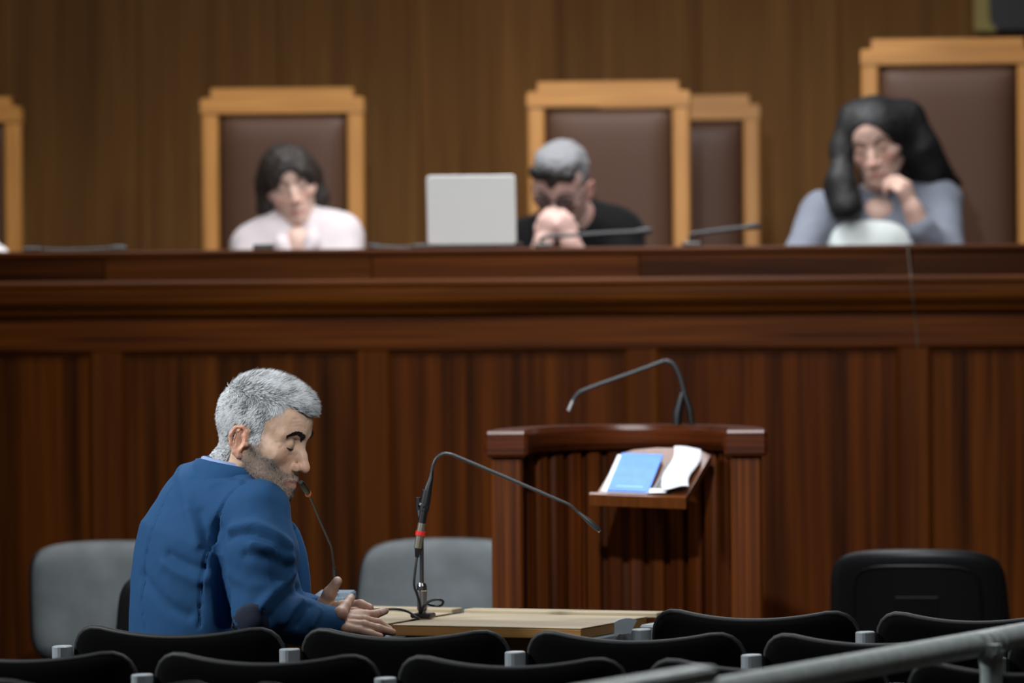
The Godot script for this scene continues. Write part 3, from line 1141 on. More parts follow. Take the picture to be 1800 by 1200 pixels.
func row_seat(a: Vector3, b: Vector3, label: String, group: String, last: bool) -> void:
	var o := thing("auditorium_chair", label, "chair", a, ROW_TURN, group)
	var w := a.distance_to(b)
	var x0 := 0.026
	var x1 := w - 0.020
	var cx := (x0 + x1) / 2
	var hw := (x1 - x0) / 2
	# back: an upholstered shell, dished round the sitter, dipping in the middle of its upper edge
	var ys := [0.34, 0.42, 0.52, 0.62, 0.70, 0.75, 0.785, 0.80]
	var edge := func(u: float, y: float) -> Vector3:
		var top := 0.806 - 0.032 * (1.0 - u * u) - 0.0
		var yy := 0.36 + (y - 0.36) * (top - 0.36) / (0.80 - 0.36)
		return Vector3(cx + u * hw, yy, 0.045 * (1.0 - u * u) - 0.02 + 0.06 * (yy - 0.5))
	var fr := []
	var bk := []
	for i in 16:
		var t := i / 15.0
		var y := lerpf(0.36, 0.80, 1.0 - pow(1.0 - t, 1.7))
		var ra := []
		var rb := []
		# rounded upper corners
		var over := clampf((y - 0.735) / 0.065, 0.0, 1.0)
		var narrow := 1.0 - (1.0 - sqrt(maxf(0.0, 1.0 - over * over))) * 0.065 / hw
		for j in 19:
			var u := -1.0 + 2.0 * j / 18.0
			var q: Vector3 = edge.call(u * narrow, y)
			var thick := 0.021 * sqrt(maxf(0.02, 1.0 - pow(over, 4.0))) * sqrt(maxf(0.08, 1.0 - pow(absf(u), 10.0)))
			ra.append(q + Vector3(0, 0, thick))
			rb.append(q - Vector3(0, 0, thick))
		fr.append(ra)
		bk.append(rb)
	var st := begin()
	slab(st, fr, bk)
	put("backrest", done(st), M.black_cloth, o)
	var pipe := []
	for i in 16:
		pipe.append(((fr[i][0] as Vector3) + (bk[i][0] as Vector3)) / 2)
	for j in 19:
		pipe.append(((fr[15][j] as Vector3) + (bk[15][j] as Vector3)) / 2)
	for i in 16:
		pipe.append(((fr[15 - i][18] as Vector3) + (bk[15 - i][18] as Vector3)) / 2)
	var clean := [pipe[0]]
	for q: Vector3 in pipe:
		if q.distance_to(clean[-1]) > 0.004:
			clean.append(q)
	put("edge_piping", tube_mesh(clean, 0.0065, 8), M.piping, o)
	put("seat", prism_mesh(rounded_rect(x0, 0.0, x1, 0.42, 0.05), 0.0, 0.07, Transform3D(Basis(Vector3.RIGHT, -PI / 2), Vector3(0, 0.38, 0.0)), 0.02), M.black_cloth, o)
	seat_post(o, 0.0)
	if last:
		seat_post(o, w)

func seat_post(o: Node3D, x: float) -> void:
	# oval grey standard with a flat cap, and its foot
	var st := begin()
	var poly := PackedVector2Array()
	for k in 20:
		var a := TAU * k / 20.0
		poly.append(Vector2(cos(a) * 0.021, sin(a) * 0.030))
	prism(st, poly, 0.02, 0.752, Transform3D(Basis(Vector3.RIGHT, -PI / 2), Vector3(x, 0, 0.012)), 0.002)
	put("standard", done(st), M.grey_metal, o)
	put("foot", box_mesh(Vector3(0.06, 0.02, 0.34), 0.006, at(x, 0.01, -0.06)), M.grey_metal, o)

func seat_rows() -> void:
	var rows := [
		["row facing the bench, next to the folding desks", 12.72, [1130.0, 1523.0, 1913.0], ["black auditorium chair beside the end of the folding desk", "black auditorium chair in front of the lone black-shelled chair"]],
		["row of seats behind the folding desks", 11.97, [113.0, 512.0, 908.0, 1323.0, 1752.0, 2190.0], ["black auditorium chair on which the man in blue sits", "black auditorium chair right behind the man's clasped hands", "black auditorium chair behind the right half of the folding desk", "black auditorium chair beyond the handrail, two seats from the desk's mic", "black auditorium chair beyond the handrail's nearest post"]],
		["second row of seats behind the folding desks", 11.2, [-172.0, 253.0, 680.0, 1117.0, 1575.0, 2020.0], ["black auditorium chair at the far end of the second row, next to the grey chair", "black auditorium chair in the row behind the man in blue", "black auditorium chair in the second row behind the microphone stand", "black auditorium chair in the second row beside the handrail's free end", "black auditorium chair in the second row under the handrail"]],
		["third row of seats behind the folding desks", 10.45, [-55.0, 405.0, 868.0, 1338.0], ["black auditorium chair in the third row, its edge barely showing behind the man's row", "black auditorium chair in the third row, middle one of those barely showing", "black auditorium chair in the third row next to the handrail's free end"]]]
	for r: Array in rows:
		var ps: Array = r[2]
		for k in ps.size() - 1:
			row_seat(row_point(ps[k], r[1]), row_point(ps[k + 1], r[1]), r[3][k], r[0], k == ps.size() - 2)

# ------------------------------------------------------------------ folding desks
const DESK_Y := 0.765

func desk(label: String, fl: Vector3, fr: Vector3, deep: float, hinge: bool) -> void:
	var x_ax := (fr - fl).normalized()
	var turn := atan2(-x_ax.z, x_ax.x)
	var w := fl.distance_to(fr)
	var o := thing("folding_desk", label, "desk", Vector3(fl.x, 0, fl.z), turn, "folding desks in front of the first row")
	put("desktop", box_mesh(Vector3(w, 0.003, deep), 0.001, at(w / 2, DESK_Y - 0.0015, -deep / 2)), M.desk, o)
	put("core", box_mesh(Vector3(w - 0.001, 0.022, deep - 0.001), 0.002, at(w / 2, DESK_Y - 0.014, -deep / 2)), M.desk_edge, o)
	var more := 0.022 if hinge else 0.0
	put("back_ledge", box_mesh(Vector3(w + more, 0.012, 0.06), 0.002, at((w + more) / 2, DESK_Y + 0.002, -deep - 0.036)), M.desk, o)
	put("modesty_panel", box_mesh(Vector3(w + more, 0.5, 0.018), 0.002, at((w + more) / 2, DESK_Y - 0.28, -deep - 0.02)), M.desk_edge, o)
	put("support_arm", box_mesh(Vector3(0.03, 0.035, deep - 0.06), 0.004, at(w - 0.012, DESK_Y - 0.043, -deep / 2)), M.grey_metal, o)
	put("support_arm", box_mesh(Vector3(0.03, 0.035, deep - 0.06), 0.004, at(0.03, DESK_Y - 0.043, -deep / 2)), M.grey_metal, o)
	for s: float in [0.03, w - 0.012]:
		put("leg", box_mesh(Vector3(0.03, DESK_Y - 0.06, 0.05), 0.004, at(s, (DESK_Y - 0.06) / 2, -deep + 0.02)), M.grey_metal, o)
	if hinge:
		# quarter-round cast hinge plate at the free end
		var poly := PackedVector2Array()
		for k in 13:
			var a := PI * 0.02 + PI * 0.62 * k / 12.0
			poly.append(Vector2(cos(a) * 0.055, sin(a) * 0.055))
		for k in 13:
			var a := PI * 0.64 - PI * 0.55 * k / 12.0
			poly.append(Vector2(cos(a) * 0.022 + 0.002, sin(a) * 0.022))
		poly.append(Vector2(0.01, -0.03))
		poly.append(Vector2(0.04, -0.03))
		var t := Transform3D(Basis(Vector3.UP, deg_to_rad(42.0)), Vector3(w + 0.018, DESK_Y - 0.047, -deep * 0.56))
		put("hinge_plate", prism_mesh(poly, -0.006, 0.006, t * Transform3D(Basis(Vector3(-1, 0, 0), Vector3(0, 1, 0), Vector3(0, 0, -1)), Vector3.ZERO), 0.0), M.grey_metal, o)
		var st := begin()
		lathe(st, [[0.0, 0.0], [0.007, 0.0], [0.007, 0.016], [0.0, 0.016]], 12, t * Transform3D(Basis(Vector3.RIGHT, PI / 2), Vector3(-0.02, 0.014, 0.0)))
		put("bolt", done(st), M.chrome, o)
		put("hinge_block", box_mesh(Vector3(0.045, 0.04, 0.08), 0.005, at(w + 0.052, DESK_Y - 0.03, -deep * 0.78)), M.grey_metal, o)

func desks() -> void:
	var fl := on_level(690, 1097, DESK_Y)
	var fr := on_level(1022, 1103.5, DESK_Y)
	desk("pale wooden folding desk with the red-ringed microphone stand at its corner", fl, fr, 0.40, true)
	var dir := (fr - fl).normalized()
	var a := fl - dir * 0.028
	desk("pale wooden folding desk on which the man in blue rests his hands", a - dir * 0.47, a, 0.40, false)

# ------------------------------------------------------------------ handrail
func rails() -> void:
	var y := 0.84
	var a := on_level(1195, 1228, y)
	var b := on_level(1900, 1098, y)
	var o := thing("handrail", "scuffed grey tubular handrail with a welded post, beside the seats", "handrail", Vector3(a.x, 0, a.z))
	var off := Vector3(a.x, 0, a.z)
	put("rail_tube", tube_mesh([a - off, (a + b) / 2 - off, b - off], 0.0245, 24), M.rail_metal, o)
	var post := on_level(1742, 1132, y) - off
	var post2 := on_level(1215, 1222, y) - off
	for p: Vector3 in [post, post2]:
		put("post", tube_mesh([p, Vector3(p.x, 0.0, p.z)], 0.0205, 20), M.rail_metal, o)
		var st := begin()
		lathe(st, [[0.0205, -0.055], [0.022, -0.035], [0.026, -0.022], [0.027, -0.012]], 20, Transform3D(Basis(), p))
		put("weld", done(st), M.rail_metal, o)
	var st2 := begin()
	var d := (b - a).normalized()
	for f: float in [-0.022, 0.022]:
		var c := post + d * f
		tube(st2, [c - d * 0.003, c, c + d * 0.003], [0.0245, 0.0262, 0.0245], 24, false)
	put("weld_seam", done(st2), M.rail_metal, o)
	# the end of a nearer flat-topped rail
	var e0 := W(1243, 1184, 9.35)
	var e1 := W(1000, 1226, 9.05)
	var r := thing("handrail", "blurred free end of a flat-topped grey handrail, nearer than the tube", "handrail", Vector3(e0.x, 0, e0.z))
	var dir := (e1 - e0).normalized()
	var t := Transform3D(Basis(dir, dir.cross(Vector3.UP).cross(dir) * -1.0, dir.cross(Vector3.UP)).orthonormalized(), Vector3(0, e0.y, 0))
	put("rail_bar", box_mesh(Vector3(0.5, 0.028, 0.05), 0.006, t * at(0.25, 0, 0)), M.rail_metal, r)
	var pf := t * Vector3(0.42, -0.01, 0)
	put("post", tube_mesh([pf, Vector3(pf.x, 0, pf.z)], 0.02, 16), M.rail_metal, r)

# ------------------------------------------------------------------ microphones and small things
func microphones() -> void:
	# stand at the corner of the folding desk
	var foot := on_level(742, 1081, DESK_Y + 0.008)
	var dm := -foot.z
	var p := func(x: float, y: float, dd := 0.0) -> Vector3: return W(x, y, dm + dd) - foot
	var o := thing("microphone_stand", "chrome desk stand holding a long dark gooseneck microphone with red-ringed plug", "microphone", foot)
	put("base_plate", box_mesh(Vector3(0.046, 0.01, 0.05), 0.003, Transform3D(Basis(Vector3.UP, ROW_TURN), Vector3(0.002, 0.0, 0.0))), M.black, o)
	var st := begin()
	lathe(st, [[0.0, -0.004], [0.0088, -0.004], [0.0088, 0.010], [0.0112, 0.014], [0.0112, 0.054], [0.0, 0.054]], 20)
	put("sleeve", done(st), M.steel, o)
	st = begin()
	lathe(st, [[0.0112, 0.054], [0.0115, 0.056], [0.0108, 0.066], [0.0085, 0.072], [0.0, 0.073]], 20)
	put("collar", done(st), M.chrome, o)
	put("pole", tube_mesh([Vector3(0, 0.06, 0), p.call(741.0, 905.0)], 0.0046, 14), M.chrome, o)
	put("microphone_body", tube_mesh([p.call(741.5, 919.0, -0.012), p.call(747.0, 885.0, -0.012), p.call(753.0, 856.0, -0.012), p.call(757.5, 840.0, -0.012), p.call(759.0, 826.0, -0.012)], [0.0088, 0.0088, 0.0088, 0.0056, 0.0042], 16), M.black, o)
	st = begin()
	tube(st, [p.call(745.0, 898.0, -0.012), p.call(748.0, 880.0, -0.012), p.call(751.0, 861.0, -0.012)], [0.0108, 0.0114, 0.0108], 16)
	tube(st, [p.call(743.5, 890.0, -0.012), p.call(745.5, 886.0, -0.012)], 0.0135, 16)
	put("clip", done(st), M.black_plastic, o)
	st = begin()
	tube(st, [p.call(735.5, 874.0, 0.004), p.call(735.5, 896.0, 0.004)], [0.0058, 0.0058], 12)
	tube(st, [p.call(736.0, 896.0, 0.004), p.call(739.0, 908.0, 0.0)], [0.005, 0.006], 12)
	put("clip_knob", done(st), M.black_plastic, o)
	put("plug", tube_mesh([p.call(741.5, 919.0, -0.012), p.call(739.5, 932.0, -0.012), p.call(734.5, 963.0, -0.012)], [0.0092, 0.0092, 0.0088], 18), M.nickel, o)
	put("red_ring", tube_mesh([p.call(739.6, 933.0, -0.012), p.call(738.4, 941.0, -0.012)], 0.0112, 20), plain(Color(0.80, 0.13, 0.11), 0.45), o)
	put("strain_relief", tube_mesh([p.call(734.5, 963.0, -0.012), p.call(733.0, 979.0, -0.012)], [0.0074, 0.0045], 12), M.black, o)
	put("cable", tube_mesh(curve([p.call(733.0, 978.0, -0.012), p.call(730.0, 1000.0, -0.016), p.call(728.0, 1028.0, -0.018), p.call(733.0, 1044.0, -0.016), p.call(738.0, 1062.0, -0.014), p.call(739.0, 1077.0, -0.012), p.call(744.0, 1066.0, -0.02), p.call(756.0, 1056.0, -0.02), p.call(770.0, 1053.0, -0.02), p.call(779.0, 1057.0, -0.015), p.call(775.0, 1064.0, -0.01), p.call(762.0, 1064.0, 0.0), p.call(752.0, 1061.0, 0.008)], 7), 0.0029, 10), M.black, o)
	put("long_cable", tube_mesh(curve([p.call(737.0, 1087.0, -0.03), p.call(728.0, 1082.0, -0.03), p.call(718.0, 1075.0, -0.02), p.call(700.0, 1070.5, -0.01), p.call(675.0, 1070.5, -0.01), p.call(648.0, 1072.0, -0.01), p.call(610.0, 1078.0, -0.02)], 7), 0.0032, 10), M.black, o)
	put("gooseneck", tube_mesh(curve([p.call(759.0, 828.0, -0.012), p.call(762.0, 815.0, -0.012), p.call(769.0, 803.0, -0.012), p.call(781.0, 797.0, -0.012), p.call(794.0, 798.5, -0.012)], 7), 0.0036, 12), M.mic_grey, o)
	put("boom", tube_mesh([p.call(794.0, 798.5, -0.012), p.call(890.0, 839.0, -0.012), p.call(983.0, 879.0, -0.012)], [0.0042, 0.0042, 0.0038], 14), M.mic_grey, o)
	put("flexible_tip", tube_mesh(curve([p.call(983.0, 879.0, -0.012), p.call(998.0, 885.0, -0.012), p.call(1008.0, 892.0, -0.012), p.call(1017.0, 901.0, -0.012)], 5), 0.0032, 12), M.mic_grey, o)
	put("capsule", tube_mesh([p.call(1016.0, 900.0, -0.012), p.call(1026.0, 908.0, -0.012), p.call(1034.0, 915.0, -0.012), p.call(1050.0, 929.0, -0.012), p.call(1054.0, 933.0, -0.012)], [0.0032, 0.0046, 0.0064, 0.0066, 0.004], 14), M.mic_grey, o)
	put("capsule_grille", tube_mesh([p.call(1051.0, 930.2, -0.012), p.call(1055.0, 934.0, -0.012)], [0.0055, 0.0036], 12), M.nickel, o)

	# microphone on the rail of the witness stand
	var lf := W(1203, 749, 14.20)
	lf.y = 1.148
	var dl := -lf.z
	var q := func(x: float, y: float) -> Vector3: return W(x, y, dl) - lf
	var l := thing("gooseneck_microphone", "grey gooseneck microphone bent to the left on the witness stand's rail", "microphone", lf)
	put("clamp", tube_mesh([q.call(1190.0, 749.0), q.call(1191.0, 725.0), q.call(1199.0, 690.0)], [0.011, 0.0125, 0.007], 12), M.black, l)
	put("clamp_leg", tube_mesh([q.call(1217.0, 749.0), q.call(1212.0, 718.0), q.call(1203.0, 692.0)], [0.006, 0.0085, 0.007], 12), M.black, l)
	put("gooseneck", tube_mesh(curve([q.call(1203.0, 694.0), q.call(1197.0, 668.0), q.call(1189.0, 648.0), q.call(1180.0, 637.0), q.call(1168.0, 634.0)], 6), [0.0062, 0.0061, 0.006, 0.006, 0.006, 0.006, 0.006, 0.006, 0.006, 0.0058, 0.0058, 0.0058, 0.0058, 0.0058, 0.0056, 0.0056, 0.0056, 0.0055, 0.0055, 0.0055, 0.0055, 0.0055, 0.0055, 0.0055, 0.0055], 12), M.mic_grey, l)
	put("boom", tube_mesh(curve([q.call(1168.0, 634.0), q.call(1100.0, 659.0), q.call(1030.0, 684.0), q.call(1014.0, 694.0), q.call(1006.0, 706.0)], 6), 0.0052, 12), M.mic_grey, l)
	put("capsule", tube_mesh([q.call(1007.0, 704.0), q.call(1000.0, 722.0)], [0.0062, 0.0066], 12), M.steel, l)

	# conference unit in front of the man
	var uf := on_level(590, 1079, DESK_Y)
	var du := -uf.z
	var u := func(x: float, y: float, dd := 0.0) -> Vector3: return W(x, y, du + dd) - uf
	var c := thing("conference_microphone", "silver conference unit with a slim black gooseneck microphone at the man's mouth", "microphone", uf, 0.0)
	var tilt := Basis(Vector3.UP, deg_to_rad(-14.0)) * Basis(Vector3.RIGHT, deg_to_rad(8.0))
	put("unit_body", box_mesh(Vector3(0.085, 0.020, 0.10), 0.004, Transform3D(tilt, Vector3(-0.006, 0.036, 0.0))), plain(Color(0.36, 0.45, 0.52), 0.4, 0.3), c)
	put("unit_foot", box_mesh(Vector3(0.078, 0.034, 0.085), 0.003, Transform3D(Basis(Vector3.UP, deg_to_rad(-14.0)), Vector3(-0.006, 0.014, -0.003))), M.black_plastic, c)
	for k in 12:
		put("vent_slot", box_mesh(Vector3(0.0022, 0.002, 0.045), 0.0005, Transform3D(tilt, Vector3(-0.006, 0.036, 0.0)) * at(-0.034 + 0.0062 * k, 0.0098, 0.012)), M.black, c)
	put("stem_socket", tube_mesh([u.call(591.0, 1040.0), u.call(588.5, 1012.0), u.call(587.5, 998.0)], [0.0058, 0.0056, 0.0048], 12), M.black, c)
	put("stem", tube_mesh(curve([u.call(588.0, 1002.0), u.call(583.5, 966.0, -0.05), u.call(578.0, 950.0, -0.09), u.call(562.0, 914.0, -0.18), u.call(548.0, 880.0, -0.27), u.call(541.0, 866.0, -0.31)], 6), 0.0027, 10), M.black, c)
	put("orange_ring", tube_mesh([u.call(542.0, 868.5, -0.305), u.call(540.8, 865.5, -0.312)], 0.0072, 16), plain(Color(0.85, 0.42, 0.16), 0.4), c)
	put("capsule", tube_mesh([u.call(541.0, 866.0, -0.31), u.call(537.0, 860.0, -0.325), u.call(530.0, 849.5, -0.35), u.call(528.5, 847.0, -0.356)], [0.0066, 0.0072, 0.0068, 0.0048], 14), M.black, c)

func bench_things() -> void:
	var inv := bench.affine_inverse()
	var top := 1.592
	# laptop: white lid towards the seats
	var a := W(752, 430, 16.10)
	var b := W(908, 430, 16.08)
	var w := a.distance_to(b)
	var base := (a + b) / 2
	base.y = top
	var o := thing("laptop", "open white laptop, its lid turned to the seats, on the judges' bench", "laptop", base, BENCH_TURN)
	var lid := rounded_rect(-w / 2, 0.010, w / 2, 0.206, 0.010)
	put("lid", prism_mesh(lid, -0.004, 0.004, Transform3D(Basis(Vector3.RIGHT, 0.12), Vector3(0, 0, 0)), 0.0015), plain(Color(0.93, 0.93, 0.915), 0.28), o)
	put("base", box_mesh(Vector3(w - 0.002, 0.014, 0.19), 0.003, at(0, 0.0075, -0.10)), M.black_plastic, o)
	put("screen", prism_mesh(rounded_rect(-w / 2 + 0.01, 0.02, w / 2 - 0.01, 0.196, 0.004), -0.0048, -0.0042, Transform3D(Basis(Vector3.RIGHT, 0.12), Vector3(0, 0, 0))), M.black, o)
	# gooseneck microphones lying low over the worktop: [neck pixels ..., label]
	var mics := [
		[[[1146, 405], [1120, 407], [1060, 410], [1000, 414], [955, 421]], "black gooseneck microphone lying low before the man in black"],
		[[[1336, 397], [1312, 399], [1270, 404], [1240, 408], [1215, 416]], "slim grey gooseneck microphone pointing away from the woman in grey"],
		[[[222, 436], [195, 437], [150, 439], [100, 440], [58, 441]], "low black gooseneck microphone by the judge at the bench's end"],
		[[[645, 433], [668, 434], [690, 435], [715, 435], [742, 435]], "low black gooseneck microphone between the woman in white and the laptop"]]
	for mi: Array in mics:
		var px: Array = mi[0]
		var d := 16.15
		var pts := []
		for k: Array in px:
			pts.append(W(k[0], k[1], d))
		var root: Vector3 = pts[-1]
		root.y = top
		var n := thing("bench_microphone", mi[1], "microphone", root, 0.0, "gooseneck microphones on the judges' bench")
		var loc := []
		for v: Vector3 in pts:
			loc.append(v - root)
		put("base", box_mesh(Vector3(0.055, 0.012, 0.09), 0.004, at(0, 0.006, 0.0)), M.black, n)
		put("neck", tube_mesh(curve([loc[1], loc[2], loc[3], loc[4] + Vector3(0, 0.006, 0), Vector3(0, 0.008, 0)], 5), 0.0058, 10), M.mic_grey, n)
		put("capsule", tube_mesh([loc[0], (loc[0] as Vector3).lerp(loc[1], 0.2), loc[1]], [0.006, 0.0095, 0.0085], 12), M.mic_grey, n)
	var pad := W(463, 441, 16.0)
	var bp := thing("small_box", "little dark green box on the bench before the woman in white", "box", Vector3(pad.x, top, pad.z), BENCH_TURN)
	put("box_body", box_mesh(Vector3(0.055, 0.012, 0.05), 0.003, at(0, 0.006, 0)), plain(Color(0.16, 0.19, 0.17), 0.5), bp)
	put("box_lid", box_mesh(Vector3(0.05, 0.004, 0.045), 0.001, at(0, 0.013, 0)), plain(Color(0.19, 0.22, 0.2), 0.5), bp)
	# pale cable down the joint of the bench front
	var bx := func(px: float) -> float: return (inv * on_plane(px, 500, bench.origin, bench.basis.z)).x
	var c0: float = bx.call(1596.0)
	var c1: float = bx.call(1612.0)
	var cab := []
	for k: Array in [[0.0, 1.5945, -0.05], [0.0, 1.5955, 0.012], [0.02, 1.588, 0.0255], [0.3, 1.52, 0.018], [0.36, 1.511, 0.05], [0.38, 1.508, 0.084], [0.42, 1.495, 0.0875], [0.5, 1.466, 0.081], [0.6, 1.44, 0.074], [0.7, 1.412, 0.049], [0.78, 1.395, 0.02], [0.9, 1.36, 0.0185], [1.0, 1.325, 0.0185], [1.01, 1.308, 0.0185]]:
		cab.append(Vector3(lerpf(c0, c1, k[0]) - c0, k[1], k[2]))
	var ct := thing("thin_cable", "thin grey cable running down the joint of the bench front", "cable", bench * Vector3(c0, 0, 0), BENCH_TURN)
	put("cable", tube_mesh(cab, 0.0018, 8), plain(Color(0.34, 0.30, 0.26), 0.6), ct)
	# framed plaque on the wall
	var wp := bench * Vector3(0, 0, -3.35)
	var wn := bench.basis.z
	var c := on_plane(1713, 57, wp, wn)
	var e := on_plane(2060, 57, wp, wn)
	var pw := c.distance_to(e)
	var f := thing("framed_plaque", "black wall plaque with a dull gold side strip, above the tallest chair", "plaque", c + wn * 0.036, BENCH_TURN)
	put("backboard", box_mesh(Vector3(pw, 0.7, 0.03), 0.006, at(pw / 2, 0.35, 0.0)), M.black, f)
	var strip := PackedVector2Array([Vector2(0.0, 0.012), Vector2(0.006, 0.002), Vector2(0.075, 0.0), Vector2(0.068, 0.014), Vector2(0.054, 0.03), Vector2(0.05, 0.06), Vector2(0.05, 0.7), Vector2(0.0, 0.7)])
	put("gold_strip", prism_mesh(strip, 0.01, 0.026, Transform3D(), 0.003), M.gold, f)

# ------------------------------------------------------------------ people
# a head looking along +z, eyes at the height 0, about 0.235 m from chin to crown
func head_prims(woman: bool, lids := true) -> Array:
	var o := []
	var j := 0.92 if woman else 1.0
	o.append(egg(Vector3(0, 0.034, -0.008), Vector3(0.0745, 0.083, 0.095), 0.02))
	o.append(egg(Vector3(0, 0.045, 0.028), Vector3(0.060, 0.053, 0.060), 0.03))
	o.append(egg(Vector3(0, -0.028, 0.026), Vector3(0.060, 0.06, 0.058), 0.03))
	o.append(egg(Vector3(0, -0.068, 0.038), Vector3(0.046 * j, 0.044, 0.049), 0.025))
	for s: float in [-1.0, 1.0]:
		o.append(cone(Vector3(s * 0.053 * j, -0.055, -0.002), 0.018, Vector3(s * 0.020 * j, -0.100, 0.064), 0.0155, 0.022))
		o.append(cone(Vector3(s * 0.048, -0.024, 0.056), 0.018, Vector3(s * 0.064, -0.012, 0.018), 0.012, 0.02))
		o.append(cone(Vector3(s * 0.014, 0.021, 0.083), 0.008 if not woman else 0.006, Vector3(s * 0.046, 0.021, 0.064), 0.009, 0.016))
	o.append(ball(Vector3(0, -0.1015, 0.076), 0.0165 * j, 0.018))
	for s: float in [-1.0, 1.0]:
		o.append(egg(Vector3(s * 0.0325, 0.003, 0.089), Vector3(0.0195, 0.0115, 0.0125), 0.012, 1))
	# nose
	o.append(cone(Vector3(0, 0.010, 0.079), 0.0085, Vector3(0, -0.020, 0.0955), 0.0088, 0.012))
	o.append(cone(Vector3(0, -0.018, 0.0945), 0.0088, Vector3(0, -0.041, 0.1060), 0.0110, 0.006))
	for s: float in [-1.0, 1.0]:
		o.append(ball(Vector3(s * 0.0135, -0.0432, 0.0935), 0.0094, 0.005))
		o.append(cone(Vector3(s * 0.0090, -0.0530, 0.0945), 0.0046, Vector3(s * 0.0070, -0.0520, 0.1030), 0.0038, 0.004, 1))
		# the crease from nostril to mouth
		o.append(cone(Vector3(s * 0.0225, -0.044, 0.093), 0.0022, Vector3(s * 0.034, -0.074, 0.0795), 0.0018, 0.007, 1))
	# lips
	for s: float in [-1.0, 1.0]:
		o.append(cone(Vector3(s * 0.0245, -0.0755, 0.0785), 0.0042, Vector3(s * 0.003, -0.0695, 0.0905), 0.0062, 0.006))
		o.append(cone(Vector3(s * 0.0225, -0.078, 0.079), 0.0042, Vector3(0, -0.0835, 0.0890), 0.0072, 0.006))
		o.append(cone(Vector3(s * 0.027, -0.0758, 0.084), 0.0014, Vector3(0, -0.0762, 0.0985), 0.0022, 0.003, 1))
	# eyes: closed or lowered lids over the eyeballs
	for s: float in [-1.0, 1.0]:
		o.append(ball(Vector3(s * 0.032, 0.0000, 0.0690), 0.0140, 0.004))
		o.append(cone(Vector3(s * 0.021, -0.0135, 0.078), 0.0026, Vector3(s * 0.043, -0.0125, 0.0695), 0.0026, 0.006))
	# ears
	for s: float in [-1.0, 1.0]:
		o.append(egg(Vector3(s * 0.079, -0.016, -0.014), Vector3(0.0055, 0.028, 0.0165), 0.004, 0, Basis(Vector3.UP, s * 0.35)))
		var hx := [Vector3(0.0765, -0.010, 0.0015), Vector3(0.0815, 0.0065, -0.001), Vector3(0.0865, 0.0135, -0.011), Vector3(0.0905, 0.0085, -0.0245), Vector3(0.0905, -0.008, -0.0315), Vector3(0.0870, -0.026, -0.0275), Vector3(0.0825, -0.040, -0.0175)]
		for k in hx.size() - 1:
			o.append(cone((hx[k] as Vector3) * Vector3(s, 1, 1), 0.0040, (hx[k + 1] as Vector3) * Vector3(s, 1, 1), 0.0040, 0.003))
		o.append(cone(Vector3(s * 0.0815, -0.040, -0.0165), 0.0062, Vector3(s * 0.0785, -0.0465, -0.0075), 0.0070, 0.005))
		o.append(egg(Vector3(s * 0.0885, -0.017, -0.0095), Vector3(0.0085, 0.0145, 0.0095), 0.004, 1))
		o.append(egg(Vector3(s * 0.0895, 0.002, -0.014), Vector3(0.0055, 0.0065, 0.0095), 0.003, 1))
		o.append(cone(Vector3(s * 0.0855, 0.0, -0.021), 0.0028, Vector3(s * 0.0835, -0.030, -0.017), 0.0032, 0.004))
		o.append(ball(Vector3(s * 0.0785, -0.020, 0.0025), 0.0052, 0.004))
	return o

func skin_color(base: Color, woman: bool, beard: bool) -> Callable:
	var n := noise(5, 60.0, 3)
	return func(p: Vector3, _n: Vector3) -> Color:
		var c := base
		var ax := absf(p.x)
		var v := n.get_noise_3dv(p) * 0.10
		c = Color(c.r * (1.0 + v), c.g * (1.0 + v), c.b * (1.0 + v))
		# redder cheeks, nose and ears
		var red := exp(-pow(p.distance_to(Vector3(0, -0.04, 0.113)) / 0.018, 2.0)) * 0.6 + exp(-pow(Vector3(ax, p.y, p.z).distance_to(Vector3(0.042, -0.032, 0.075)) / 0.02, 2.0)) * 0.6
		if ax > 0.077 and p.z < 0.01:
			red += 0.75
		c = c.lerp(Color(c.r * 1.02, c.g * 0.74, c.b * 0.70), clampf(red, 0.0, 1.0))
		# lips
		if p.z > 0.077 and ax < 0.027:
			var l := exp(-pow((p.y + 0.0765) / (0.0085 - 0.10 * ax), 4.0))
			c = c.lerp(Color(base.r * (0.72 if woman else 0.62), base.g * 0.42, base.b * 0.45), l * 0.85)
		if beard:
			# grey stubble: matter with its own outline over jaw, chin and upper lip
			var line := lerpf(-0.052, -0.030, clampf((ax - 0.03) / 0.04, 0.0, 1.0))
			var b := smoothstep(0.0, 0.016, line - p.y) * (1.0 if p.y > -0.135 else 0.0)
			if ax < 0.028 and p.y > -0.066:
				b = maxf(b * 0.4, smoothstep(-0.054, -0.061, p.y) * 0.9)
			if p.z < 0.012:
				b = maxf(b * smoothstep(-0.012, 0.006, p.z), smoothstep(0.0, 0.012, 0.028 - absf(p.z - 0.012) * 1.0 - 0.018) * (1.0 if p.y < 0.02 else 0.0) * 0.8)
			if p.z > 0.077 and ax < 0.022 and absf(p.y + 0.0768) < 0.0075:
				b = 0.0
			c = c.lerp(Color(0.20, 0.155, 0.125), b * (0.45 + 0.5 * v))
		return c

func in_man_hair(p: Vector3) -> bool:
	var ax := absf(p.x)
	# around the ear stays free
	if ax > 0.066 and p.y < 0.018 and p.z > -0.036 and p.z < 0.004:
		return false
	var low: float
	if p.z > 0.004:
		# hairline: fringe, receding temple, sideburn
		if p.z < 0.026:
			low = -0.012 if ax > 0.05 else 0.06
		elif p.z < 0.05:
			low = lerpf(0.036, 0.062, (p.z - 0.026) / 0.024)
		else:
			low = 0.066 + 0.012 * smoothstep(0.02, 0.05, ax)
	elif p.z > -0.036:
		low = 0.016
	else:
		low = -0.066 - 0.010 * smoothstep(0.03, 0.0, ax)
	return p.y > low

